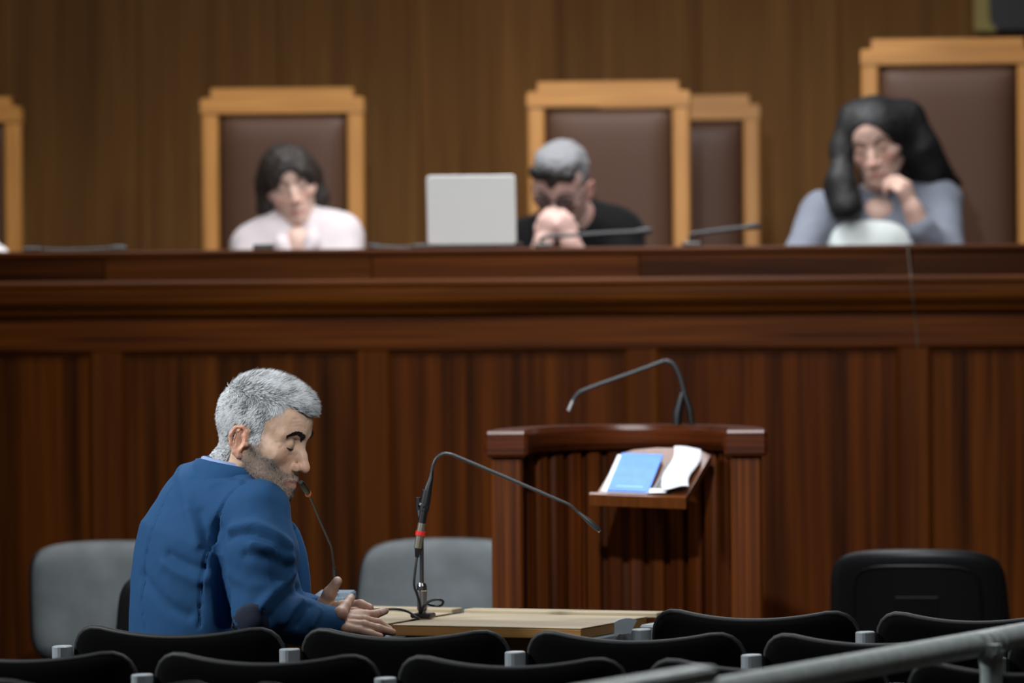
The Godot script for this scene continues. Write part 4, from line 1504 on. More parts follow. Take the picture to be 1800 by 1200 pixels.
func man_hair(head: Dictionary, t: Transform3D) -> Array:
	# [hair strands, beard strands, brow strands]
	var hair := []
	var beard := []
	var n := noise(19, 25.0, 2)
	for k in head.v.size():
		var p: Vector3 = head.v[k]
		var nn: Vector3 = head.n[k]
		var ax := absf(p.x)
		if p.y > -0.09 and in_man_hair(p):
			var topness := smoothstep(0.045, 0.095, p.y)
			for q in 7:
				var r := p + Vector3(rng.randf_range(-1, 1), rng.randf_range(-1, 1), rng.randf_range(-1, 1)) * 0.0024
				var fwd := Vector3(0, 0, 1)
				var down := Vector3(0, -1, -0.35)
				var comb := down.lerp(fwd * 1.0 + Vector3(0, 0.15, 0), topness).normalized()
				var lift := lerpf(0.55, 0.75, topness)
				if p.z > 0.06:
					comb = Vector3(0, -0.12, 1.0).normalized()
					lift = 0.62
				var jit := Vector3(rng.randf_range(-1, 1), rng.randf_range(-1, 1), rng.randf_range(-1, 1)) * 0.30
				var d0 := (nn * lift + comb * 0.75 + jit).normalized()
				var d1 := (d0 + comb * 0.65 + jit * 0.5).normalized()
				var l := lerpf(0.0085, 0.022, topness) * rng.randf_range(0.7, 1.15)
				if p.z > 0.055:
					l *= 1.1
				if p.y < -0.02:
					l *= 0.75
				var dark := clampf(0.26 + 0.55 * n.get_noise_3dv(p * 1.0) + 0.28 * exp(-pow(p.distance_to(Vector3(-0.055, 0.075, -0.03)) / 0.04, 2.0)), 0.0, 0.75)
				var g := rng.randf_range(0.46, 0.84)
				if rng.randf() < dark:
					g = rng.randf_range(0.045, 0.16)
				hair.append([t * r, t.basis * d0, t.basis * d1, l, rng.randf_range(0.00032, 0.00052), Color(g * 0.97, g, g * 1.01), t.basis * nn])
		# stubble
		var line := lerpf(-0.052, -0.026, clampf((ax - 0.03) / 0.04, 0.0, 1.0))
		var on := p.y < line - 0.004 and p.y > -0.15 and p.z > 0.0
		if p.z < 0.032 and p.z > 0.004 and ax > 0.05 and p.y < 0.0:
			on = true
		if ax < 0.027:
			on = p.z > 0.05 and ((p.y < -0.0585 and p.y > -0.0705) or p.y < -0.086) and p.y > -0.15
		if on and ax < 0.077:
			for q in 4:
				var r := p + Vector3(rng.randf_range(-1, 1), rng.randf_range(-1, 1), rng.randf_range(-1, 1)) * 0.002
				var jit := Vector3(rng.randf_range(-1, 1), rng.randf_range(-1, 1), rng.randf_range(-1, 1)) * 0.35
				var d0 := (nn * 0.55 + Vector3(0, -1, 0.1) * 0.8 + jit).normalized()
				var light := 0.42 + 0.45 * smoothstep(-0.10, -0.02, p.y)
				var g := rng.randf_range(0.30, 0.55) if rng.randf() < light else rng.randf_range(0.03, 0.10)
				beard.append([t * r, t.basis * d0, t.basis * d0, rng.randf_range(0.0018, 0.0036), rng.randf_range(0.00022, 0.00034), Color(g, g * 0.92, g * 0.84), t.basis * nn])
	return [hair, beard]

func brow_strands(prims: Array, t: Transform3D, col: Color, count: int, thick: float) -> Array:
	var out := []
	for s: float in [-1.0, 1.0]:
		for k in count:
			var f := rng.randf()
			var x := lerpf(0.0125, 0.052, f)
			var y := 0.0135 + 0.0150 * sin(minf(f * 2.6, 2.9)) - 0.004 * f + rng.randf_range(-1, 1) * thick * (1.0 - 0.62 * f)
			# march from the front on to the skin
			var p := Vector3(s * x, y, 0.14)
			for q in 40:
				var d := field(prims, p)
				if d < 0.0004:
					break
				p.z -= maxf(d * 0.8, 0.0004)
			var dir := Vector3(s * lerpf(0.3, 1.0, f), lerpf(0.9, -0.25, f), 0.25 - 0.5 * f).normalized()
			dir = (dir + Vector3(rng.randf_range(-1, 1), rng.randf_range(-1, 1), rng.randf_range(0, 1)) * 0.25).normalized()
			out.append([t * p, t.basis * dir, t.basis * (dir + Vector3(s * 0.4, -0.2, -0.1)).normalized(), rng.randf_range(0.006, 0.010), 0.00042, col * rng.randf_range(0.7, 1.3), t.basis * Vector3(s * 0.2, 0, 1)])
	return out

func lash_lines(prims: Array, t: Transform3D, o: Node3D) -> void:
	# the dark line where the lowered upper lid meets the lower one
	for s: float in [-1.0, 1.0]:
		var pts := []
		for k in 9:
			var f := k / 8.0
			var p := Vector3(s * lerpf(0.0215, 0.0445, f), -0.0062 - 0.0030 * sin(f * PI), 0.12)
			for q in 50:
				var d := field(prims, p)
				if d < 0.0002:
					break
				p.z -= maxf(d * 0.8, 0.0003)
			pts.append(t * (p + Vector3(0, 0, 0.0002)))
		put("eyelashes", tube_mesh(pts, [0.0005, 0.0010, 0.0015, 0.0018, 0.0020, 0.0020, 0.0018, 0.0014, 0.0007], 6), M.lash, o)

# hand: wrist, direction to the knuckles, back of the hand, bend per joint, side of the thumb
func hand(o: Array, wrist: Vector3, dir: Vector3, back: Vector3, curl: float, side: float, size := 1.0) -> void:
	dir = dir.normalized()
	back = (back - dir * back.dot(dir)).normalized()
	var lat := dir.cross(back) * side
	o.append(flat(wrist + dir * 0.03 * size, 0.032 * size, wrist + dir * 0.07 * size, 0.036 * size, back, 2.2, 0.012))
	o.append(cone(wrist - dir * 0.06, 0.026 * size, wrist + dir * 0.02, 0.025 * size, 0.015))
	for i in 4:
		var b := wrist + dir * (0.088 - 0.004 * absf(i - 1.0)) * size + lat * (1.5 - i) * 0.0205 * size
		var r: float = [0.0098, 0.0102, 0.0096, 0.0085][i] * size
		var l: Array = [[0.040, 0.026, 0.02], [0.044, 0.029, 0.021], [0.041, 0.027, 0.02], [0.033, 0.02, 0.018]][i]
		var a := curl * 0.8
		var p := b
		o.append(cone(wrist + dir * 0.05 * size + lat * (1.5 - i) * 0.012 * size, r * 1.2, b, r * 1.15, 0.008))
		for k in 3:
			var d := dir * cos(a) - back * sin(a)
			var e: Vector3 = p + d * l[k] * size
			o.append(cone(p, r * (1.1 - 0.1 * k), e, r * (1.0 - 0.1 * k), 0.003))
			p = e
			a += curl
	var tb := wrist + dir * 0.026 * size + lat * 0.024 * size - back * 0.006
	var t1 := tb + (dir * 0.75 + lat * 0.6 - back * 0.3).normalized() * 0.042 * size
	var t2 := t1 + (dir * 0.95 + lat * 0.05 - back * 0.35).normalized() * 0.033 * size
	o.append(cone(tb, 0.0145 * size, t1, 0.0115 * size, 0.008))
	o.append(cone(t1, 0.0115 * size, t2, 0.0095 * size, 0.003))

func renormal(a: Dictionary) -> void:
	var n := PackedVector3Array()
	n.resize(a.v.size())
	var v: PackedVector3Array = a.v
	var ix: PackedInt32Array = a.i
	for k in ix.size() / 3:
		var i0 := ix[k * 3]
		var i1 := ix[k * 3 + 1]
		var i2 := ix[k * 3 + 2]
		var f := (v[i2] - v[i0]).cross(v[i1] - v[i0])
		n[i0] += f
		n[i1] += f
		n[i2] += f
	for k in n.size():
		n[k] = n[k].normalized()
		if n[k].dot(a.n[k]) < 0.0:
			n[k] = -n[k]
	a.n = n

# pixels of a line, with steps in between
func dense(list: Array, per := 5) -> Array:
	var v := []
	for q: Array in list:
		v.append(Vector3(q[0], q[1], 0))
	var out := []
	for q: Vector3 in curve(v, per):
		out.append([q.x, q.y])
	return out

func fold_at(p: Vector3, folds: Array, nz: FastNoiseLite, ripple: float) -> float:
	var d := nz.get_noise_3dv(p) * ripple
	for f: Array in folds:
		var pts: Array = f[0]
		var w: float = f[2]
		if p.distance_squared_to(f[3]) > f[4]:
			continue
		var best := 1.0
		for i in pts.size() - 1:
			best = minf(best, Geometry3D.get_closest_point_to_segment(p, pts[i], pts[i + 1]).distance_to(p))
		if best < w * 3.0:
			d += f[1] * exp(-best * best / (w * w))
	return d

# raise or sink a cloth surface along folds: [points, height, width]
func fold_cloth(a: Dictionary, folds: Array, ripple: float, freq: float, seed_: int) -> void:
	var nz := noise(seed_, freq, 3)
	for f: Array in folds:
		var c := Vector3.ZERO
		for q: Vector3 in f[0]:
			c += q / f[0].size()
		var r := 0.0
		for q: Vector3 in f[0]:
			r = maxf(r, q.distance_to(c))
		f.append(c)
		f.append(pow(r + f[2] * 3.0, 2.0))
	var v: PackedVector3Array = a.v
	var out := PackedVector3Array()
	for k in v.size():
		var p := v[k]
		out.append(p + (a.n[k] as Vector3) * fold_at(p, folds, nz, ripple))
	a.v = out
	renormal(a)

const FRONT_R := [0.004, 0.007, 0.010, 0.012, 0.013, 0.014, 0.015, 0.016, 0.016, 0.016, 0.016, 0.016, 0.016, 0.016, 0.016, 0.016, 0.016, 0.016, 0.016, 0.016, 0.016]
const SKIN := Color(0.63, 0.415, 0.29)

func blue_man() -> void:
	var seat := W(345, 1150, 12.380)
	var o := thing("person", "seated grey-haired bearded person in a blue jacket, hands clasped on the desk", "person", Vector3(seat.x, 0, seat.z))
	var home := Transform3D(Basis(), -o.position)
	var R := Vector3(0.375, 0, 0.927)
	var F := Vector3(0.927, 0, -0.375)
	# ---- head
	var ht := Transform3D(Basis(Vector3.UP, deg_to_rad(68.0)) * Basis(Vector3.RIGHT, deg_to_rad(15.0)) * Basis(Vector3(0, 0, 1), deg_to_rad(-2.0)).scaled(Vector3.ONE * 1.07), W(463, 764, 12.330))
	var hp := head_prims(false)
	var skull := hp.duplicate()
	var nb := ht.affine_inverse() * W(404, 838, 12.350)
	hp.append(cone(Vector3(0, -0.045, -0.022), 0.053, nb, 0.056, 0.03))
	var head := net(hp, Vector3(-0.115, -0.26, -0.135), Vector3(0.115, 0.14, 0.135), 0.003)
	var wr := []
	for w: Array in [[[0.014, 0.046], [0.03, 0.050], [0.048, 0.044]], [[0.012, 0.053], [0.03, 0.057], [0.046, 0.053]], [[0.016, 0.0395], [0.03, 0.043], [0.046, 0.038]], [[0.024, -0.020], [0.036, -0.0215], [0.048, -0.016]], [[0.051, -0.004], [0.058, -0.009]], [[0.050, 0.001], [0.059, 0.001]], [[0.022, 0.0105], [0.033, 0.0135], [0.045, 0.0095]]]:
		for s: float in [-1.0, 1.0]:
			var line := []
			for q: Array in w:
				var p := Vector3(s * q[0], q[1], 0.14)
				for k in 60:
					var d := field(skull, p)
					if d < 0.0003:
						break
					p.z -= maxf(d * 0.8, 0.0004)
				line.append(p)
			wr.append([line, -0.0013, 0.0020])
	fold_cloth(head, wr, 0.0005, 60.0, 21)
	var base := skin_color(SKIN, false, true)
	colored(head, func(p: Vector3, n: Vector3) -> Color:
		var c: Color = base.call(p, n)
		if p.y > -0.09 and in_man_hair(p):
			c = Color(0.20, 0.19, 0.18)
		return c)
	var hw := home * ht
	# ---- hands
	var rh := []
	rh.append(flat(W(592, 1091, 12.210), 0.026, W(628, 1089, 12.230), 0.029, Vector3(0.1, 0.75, 0.65), 1.9, 0.012))
	rh.append(cone(W(540, 1090, 12.180), 0.028, W(590, 1091, 12.200), 0.025, 0.015))
	chain(rh, [W(612, 1084, 12.230), W(636, 1081, 12.240), W(658, 1080, 12.260), W(677, 1073, 12.280)], [0.013, 0.0112, 0.0102, 0.0084], 0.004)
	chain(rh, [W(612, 1090, 12.210), W(640, 1090, 12.210), W(664, 1095, 12.230), W(684, 1106, 12.240)], [0.013, 0.0112, 0.0104, 0.0086], 0.004)
	chain(rh, [W(610, 1098, 12.190), W(640, 1099, 12.190), W(666, 1105, 12.200), W(690, 1111, 12.210)], [0.013, 0.011, 0.0100, 0.0082], 0.004)
	chain(rh, [W(606, 1104, 12.180), W(632, 1108, 12.180), W(652, 1114, 12.180), W(668, 1118, 12.180)], [0.013, 0.0098, 0.009, 0.0076], 0.004)
	chain(rh, [W(588, 1091, 12.190), W(598, 1079, 12.180), W(606, 1066, 12.210), W(617, 1050, 12.250)], [0.016, 0.0150, 0.0118, 0.0088], 0.006)
	var lh := []
	lh.append(flat(W(568, 1082, 12.420), 0.029, W(602, 1076, 12.360), 0.032, Vector3(-0.35, 0.55, -0.75), 1.8, 0.012))
	lh.append(cone(W(520, 1080, 12.510), 0.028, W(566, 1082, 12.430), 0.026, 0.015))
	chain(lh, [W(563, 1079, 12.390), W(570, 1062, 12.370), W(579, 1043, 12.360), W(593, 1021, 12.350)], [0.019, 0.0168, 0.0138, 0.0105], 0.008)
	chain(lh, [W(596, 1070, 12.350), W(612, 1064, 12.330), W(634, 1062, 12.310), W(650, 1068, 12.300)], [0.0135, 0.0118, 0.0106, 0.0090], 0.004)
	chain(lh, [W(600, 1080, 12.330), W(622, 1076, 12.300), W(645, 1080, 12.280), W(660, 1090, 12.270)], [0.013, 0.0112, 0.0104, 0.0085], 0.004)
	chain(lh, [W(600, 1088, 12.320), W(626, 1087, 12.280), W(648, 1092, 12.260), W(660, 1102, 12.260)], [0.013, 0.011, 0.010, 0.0085], 0.004)
	chain(lh, [W(596, 1094, 12.310), W(620, 1097, 12.270), W(640, 1103, 12.250), W(652, 1110, 12.250)], [0.012, 0.0098, 0.009, 0.0078], 0.004)
	var nails := [W(614.5, 1052, 12.240), W(675, 1071, 12.265), W(592, 1019, 12.340), W(683, 1104, 12.230)]
	var nz := noise(77, 90.0, 3)
	var skin_hand := func(p: Vector3, _n: Vector3) -> Color:
		var v := nz.get_noise_3dv(p) * 0.16
		var c := Color(0.46 * (1.0 + v), 0.28 * (1.0 + v), 0.195 * (1.0 + v))
		for q: Vector3 in nails:
			if p.distance_to(q) < 0.0085:
				c = Color(0.58, 0.41, 0.34)
		return c
	var r_net := colored(solid(rh, 0.0028), skin_hand)
	var l_net := colored(solid(lh, 0.0028), skin_hand)
	# trunk and arms under the clothes, joined to neck and wrists
	var trunk := []
	var pel := W(345, 1170, 12.380)
	trunk.append(cone(W(404, 838, 12.350), 0.06, W(385, 900, 12.380), 0.085, 0.03))
	trunk.append(cone(W(385, 900, 12.380), 0.085, pel, 0.11, 0.03))
	trunk.append(cone(W(452, 892, 12.220), 0.04, W(455, 1075, 12.150), 0.036, 0.02))
	trunk.append(cone(W(455, 1075, 12.150), 0.036, W(586, 1090, 12.200), 0.025, 0.02))
	trunk.append(cone(W(334, 880, 12.540), 0.04, W(470, 1070, 12.600), 0.036, 0.02))
	trunk.append(cone(W(470, 1070, 12.600), 0.036, W(560, 1081, 12.450), 0.026, 0.02))
	trunk.append(cone(W(385, 890, 12.380), 0.05, W(452, 892, 12.220), 0.042, 0.03))
	trunk.append(cone(W(385, 890, 12.380), 0.05, W(334, 880, 12.540), 0.042, 0.03))
	var knees := []
	for s: float in [-1.0, 1.0]:
		var hip := pel + R * s * 0.09
		var knee := hip + F * 0.40 + R * s * 0.06 + Vector3(0, -0.04, 0)
		knee.y = 0.50
		var heel := Vector3(knee.x, 0.07, knee.z) - F * 0.02
		knees.append([hip, knee, heel])
		trunk.append(cone(hip, 0.075, knee, 0.05, 0.03))
		trunk.append(cone(knee, 0.05, heel, 0.035, 0.02))
	var t_net := colored(solid(trunk, 0.014), func(_p: Vector3, _n: Vector3) -> Color: return SKIN)
	put("body", bake([moved(head, hw), moved(r_net, home), moved(l_net, home), moved(t_net, home)]), M.skin, o)
	# ---- hair, beard, brows
	var mh := man_hair(head, hw)
	put("hair", strands(mh[0]), M.hair, o).set_meta("label", "short silver-grey hair")
	put("beard", strands(mh[1]), M.hair, o).set_meta("label", "grey and dark stubble beard")
	put("eyebrows", strands(brow_strands(skull, hw, Color(0.026, 0.021, 0.018), 620, 0.0056)), M.hair, o).set_meta("label", "thick black eyebrows")
	lash_lines(skull, hw, o)
	# ---- jacket
	var up := Vector3(0.0, 1, 0)
	var j := []
	var bd := func(a: Vector3, wa: float, b: Vector3, wb: float, s: float) -> Prim: return flat(a, wa, b, wb, F, s, 0.05)
	j.append(bd.call(W(356, 1170, 12.380), 0.190, W(367, 1050, 12.380), 0.192, 1.20))
	j.append(bd.call(W(367, 1050, 12.380), 0.192, W(375, 968, 12.380), 0.190, 1.28))
	j.append(bd.call(W(375, 968, 12.380), 0.190, W(386, 922, 12.380), 0.138, 1.32))
	j.append(cone(W(382, 905, 12.380), 0.092, W(394, 872, 12.360), 0.064, 0.05))
	# yoke and shoulders
	j.append(cone(W(394, 880, 12.360), 0.060, W(448, 898, 12.225), 0.064, 0.05))
	j.append(cone(W(392, 880, 12.360), 0.060, W(338, 888, 12.530), 0.062, 0.05))
	# front of the jacket, hanging open
	j.append(cone(W(462, 940, 12.460), 0.055, W(486, 1080, 12.460), 0.066, 0.05))
	# near sleeve
	j.append(cone(W(453, 901, 12.210), 0.070, W(461, 975, 12.170), 0.074, 0.022))
	j.append(cone(W(461, 975, 12.170), 0.074, W(462, 1072, 12.140), 0.062, 0.03))
	j.append(cone(W(462, 1072, 12.140), 0.058, W(530, 1092, 12.160), 0.050, 0.03))
	j.append(cone(W(530, 1092, 12.160), 0.047, W(588, 1094, 12.200), 0.034, 0.02))
	# far sleeve
	j.append(cone(W(338, 894, 12.540), 0.064, W(470, 1065, 12.600), 0.056, 0.03))
	j.append(cone(W(470, 1065, 12.600), 0.056, W(556, 1080, 12.460), 0.040, 0.02))
	# hollow the cuffs
	j.append(cone(W(582, 1093, 12.200), 0.028, W(602, 1094, 12.210), 0.030, 0.004, 1))
	j.append(cone(W(552, 1081, 12.460), 0.031, W(572, 1082, 12.430), 0.033, 0.004, 1))
	var hp2 := func(list: Array) -> Array:
		var r := []
		for q: Array in list:
			r.append(hit(j, q[0], q[1], 11.5, 13.0))
		return r
	var jn := solid(j, 0.0055)
	var folds := [
		[hp2.call([[407, 930], [449, 922], [480, 934], [508, 956]]), 0.010, 0.013],
		[hp2.call([[404, 945], [440, 938], [470, 950], [500, 968]]), -0.008, 0.010],
		[hp2.call([[446, 955], [480, 962], [512, 980]]), 0.009, 0.012],
		[hp2.call([[432, 975], [470, 982], [508, 1000]]), -0.006, 0.011],
		[hp2.call([[462, 1064], [482, 1040], [502, 1022], [514, 1008]]), 0.011, 0.012],
		[hp2.call([[474, 1088], [496, 1062], [514, 1044], [526, 1034]]), -0.009, 0.010],
		[hp2.call([[496, 1092], [514, 1070], [530, 1056]]), 0.009, 0.010],
		[hp2.call([[404, 1010], [440, 1028], [470, 1030]]), 0.005, 0.014],
		[hp2.call([[524, 1098], [538, 1078], [545, 1064]]), -0.006, 0.008],
		[hp2.call([[548, 1098], [558, 1082], [562, 1070]]), 0.005, 0.008],
		[hp2.call([[250, 1010], [272, 1040], [300, 1068], [330, 1082]]), -0.007, 0.013],
		[hp2.call([[296, 976], [326, 992], [356, 1002]]), -0.009, 0.012],
		[hp2.call([[290, 990], [322, 1010], [352, 1022]]), 0.006, 0.014],
		[hp2.call([[330, 898], [340, 925], [348, 955]]), 0.008, 0.013],
		[hp2.call([[352, 900], [360, 930], [362, 960]]), -0.006, 0.011],
		[hp2.call([[318, 822], [322, 850], [330, 880]]), 0.006, 0.016],
		[hp2.call([[345, 838], [385, 832], [415, 838]]), -0.004, 0.010],
		[hp2.call([[372, 852], [396, 846], [420, 846]]), 0.005, 0.010],
		[hp2.call([[458, 836], [428, 847], [404, 865], [389, 889], [377, 919], [374, 946]]), -0.005, 0.006],
		[hp2.call([[380, 930], [384, 990], [392, 1050], [400, 1090]]), -0.016, 0.016]]
	var seams := [
		[[315, 827], [308, 842], [299, 860], [283, 890], [267, 930], [257, 970], [251, 1010], [249, 1050], [251, 1080], [255, 1112]],
		[[374, 946], [366, 965], [358, 995], [354, 1030], [352, 1064], [351, 1100]],
		[[458, 837], [442, 841], [428, 847], [404, 865], [389, 889], [379, 915], [374, 946]]]
	# each seam is a narrow crease sunk in the cloth
	for sm: Array in seams:
		var px := dense(sm)
		for k in range(0, px.size() - 1, 5):
			folds.append([hp2.call(px.slice(k, k + 6)), -0.0042, 0.0036])
	fold_cloth(jn, folds, 0.0030, 7.0, 3)
	var cloth := plain(Color(0.145, 0.30, 0.46), 0.85, 0.0, 0.3)
	cloth.rim_enabled = true
	cloth.rim = 0.2
	cloth.rim_tint = 0.6
	grain(cloth, speckle(101, 0.4, Color(0.3, 0.3, 0.3), Color(0.7, 0.7, 0.7), 2), 0.03, 14.0)
	var jacket := put("jacket", bake([moved(jn, home)]), cloth, o)
	jacket.set_meta("label", "blue jacket with sunken seams and dark elbow patches")
	# a stitched welt of the same cloth lies in each seam
	var grad := func(p: Vector3) -> Vector3:
		var e := 0.002
		return Vector3(field(j, p + Vector3(e, 0, 0)) - field(j, p - Vector3(e, 0, 0)), field(j, p + Vector3(0, e, 0)) - field(j, p - Vector3(0, e, 0)), field(j, p + Vector3(0, 0, e)) - field(j, p - Vector3(0, 0, e))).normalized()
	var cz := noise(3, 7.0, 3)
	var snap := func(list: Array) -> Array:
		var r := []
		for q: Array in list:
			var p := hit(j, q[0], q[1], 11.5, 13.0)
			r.append(home * (p + (grad.call(p) as Vector3) * fold_at(p, folds, cz, 0.0030)))
		return r
	for s: Array in seams:
		put("seam", tube_mesh(snap.call(dense(s)), 0.0012, 6), cloth, jacket)
	# elbow patch: an oval of darker cloth following the sleeve
	var patch := []
	var pback := []
	for i in 9:
		var ra := []
		var rb := []
		for k in 17:
			var a := TAU * k / 16.0
			var rr := i / 8.0
			var px := 441.0 + cos(a) * 34.0 * rr
			var py := 1102.0 + sin(a) * 42.0 * rr
			var q: Vector3 = snap.call([[px, py]])[0] - ray(px, py) * 0.0008
			ra.append(q)
			rb.append(q + ray(px, py) * 0.003)
		patch.append(ra)
		pback.append(rb)
	var stp := begin()
	slab(stp, patch, pback)
	put("elbow_patch", done(stp), plain(Color(0.105, 0.145, 0.225), 0.85), jacket)
	# the open front edge of the jacket, beyond the sleeve
	put("jacket_front", tube_mesh(curve([home * W(512, 918, 12.510), home * W(523, 955, 12.510), home * W(531, 1000, 12.510), home * W(534, 1040, 12.510), home * W(532, 1075, 12.510)], 5), FRONT_R, 12), cloth, jacket)
	# collars: bands round the neck
	var cn := W(408, 824, 12.345)
	var tilt := (Vector3.UP + F * 0.30).normalized()
	for c: Array in [["collar", 0.096, 0.086, -0.012, 0.026, cloth, 0.006, jacket], ["shirt_collar", 0.080, 0.074, -0.012, 0.031, plain(Color(0.56, 0.64, 0.80), 0.8), 0.003, o]]:
		var fr := []
		var bk := []
		for i in 5:
			var ra := []
			var rb := []
			var v := i / 4.0
			for k in 25:
				var a := lerpf(-PI * 0.8, PI * 0.8, k / 24.0)
				var rad: float = lerpf(c[1], c[2], v)
				var drop := -0.034 * pow(absf(a) / PI, 1.3) * 1.5
				var dir := -F * cos(a) + R * sin(a)
				var yy: float = lerpf(c[3] - 0.03, c[4], v) + drop
				var q: Vector3 = cn + dir * rad + tilt * yy
				ra.append(home * q)
				rb.append(home * (q - dir * c[6]))
			fr.append(ra)
			bk.append(rb)
		var st := begin()
		slab(st, fr, bk)
		put(c[0], done(st), c[5], c[7])
	# ---- trousers and shoes
	var tr := []
	for k: Array in knees:
		tr.append(cone(k[0], 0.105, k[1], 0.072, 0.04))
		tr.append(cone(k[1], 0.07, k[2] + Vector3(0, 0.04, 0), 0.055, 0.03))
	tr.append(cone(pel - R * 0.09 + Vector3(0, 0.02, 0), 0.125, pel + R * 0.09 + Vector3(0, 0.02, 0), 0.125, 0.05))
	put("trousers", bake([moved(solid(tr, 0.014), home)]), plain(Color(0.06, 0.07, 0.10), 0.9), o)
	for k: Array in knees:
		var f0: Vector3 = k[2]
		var sh := [cone(Vector3(f0.x, 0.042, f0.z) - F * 0.03, 0.04, Vector3(f0.x, 0.036, f0.z) + F * 0.17, 0.034, 0.02)]
		put("shoe", bake([moved(solid(sh, 0.012), home)]), M.black, o)

# ---- the judges
func judge_head(o: Node3D, home: Transform3D, ht: Transform3D, woman: bool, skin: Color, neck: Vector3, brow: Color, extra: Array) -> void:
	var hp := head_prims(woman)
	var skull := hp.duplicate()
	var nb := ht.affine_inverse() * neck
	hp.append(cone(Vector3(0, -0.05, -0.022), 0.046 if woman else 0.055, nb, 0.052 if woman else 0.062, 0.03))
	var head := net(hp, Vector3(-0.115, -0.28, -0.135), Vector3(0.115, 0.14, 0.135), 0.0052)
	colored(head, skin_color(skin, woman, false))
	var parts := [moved(head, home * ht)]
	for e: Array in extra:
		var k := colored(solid(e[0], e[1]), func(_p: Vector3, _n: Vector3) -> Color: return skin)
		parts.append(moved(k, home))
	put("body", bake(parts), M.skin, o)
	put("eyebrows", strands(brow_strands(skull, home * ht, brow, 140, 0.003)), M.hair, o)
	lash_lines(skull, home * ht, o)

func hair_mass(o: Node3D, prims: Array, t: Transform3D, col: Color, h: float, rip: float, called := "hair", rough := 0.45) -> MeshInstance3D:
	var n := solid(prims, h)
	fold_cloth(n, [], rip, 40.0, 9)
	return put(called, bake([moved(n, t)]), plain(col, rough), o)

func garment(o: Node3D, prims: Array, home: Transform3D, mat: Material, called: String, rip := 0.004) -> MeshInstance3D:
	var n := solid(prims, 0.013)
	fold_cloth(n, [], rip, 9.0, 13)
	return put(called, bake([moved(n, home)]), mat, o)

func fabric(col: Color) -> StandardMaterial3D:
	var m := plain(col, 0.85, 0.0, 0.3)
	m.rim_enabled = true
	m.rim = 0.3
	return m

func face(yaw: float, pitch: float, roll: float) -> Basis:
	return Basis(Vector3.UP, deg_to_rad(yaw)) * Basis(Vector3.RIGHT, deg_to_rad(pitch)) * Basis(Vector3(0, 0, 1), deg_to_rad(roll))

func judges() -> void:
	woman_in_white()
	man_in_black()
	woman_in_grey()
	edge_judge()

func sitting(o_pos: Vector3, d: float, x: float) -> Array:
	# thighs on the seat behind the bench, for the trunk to stand on
	return []

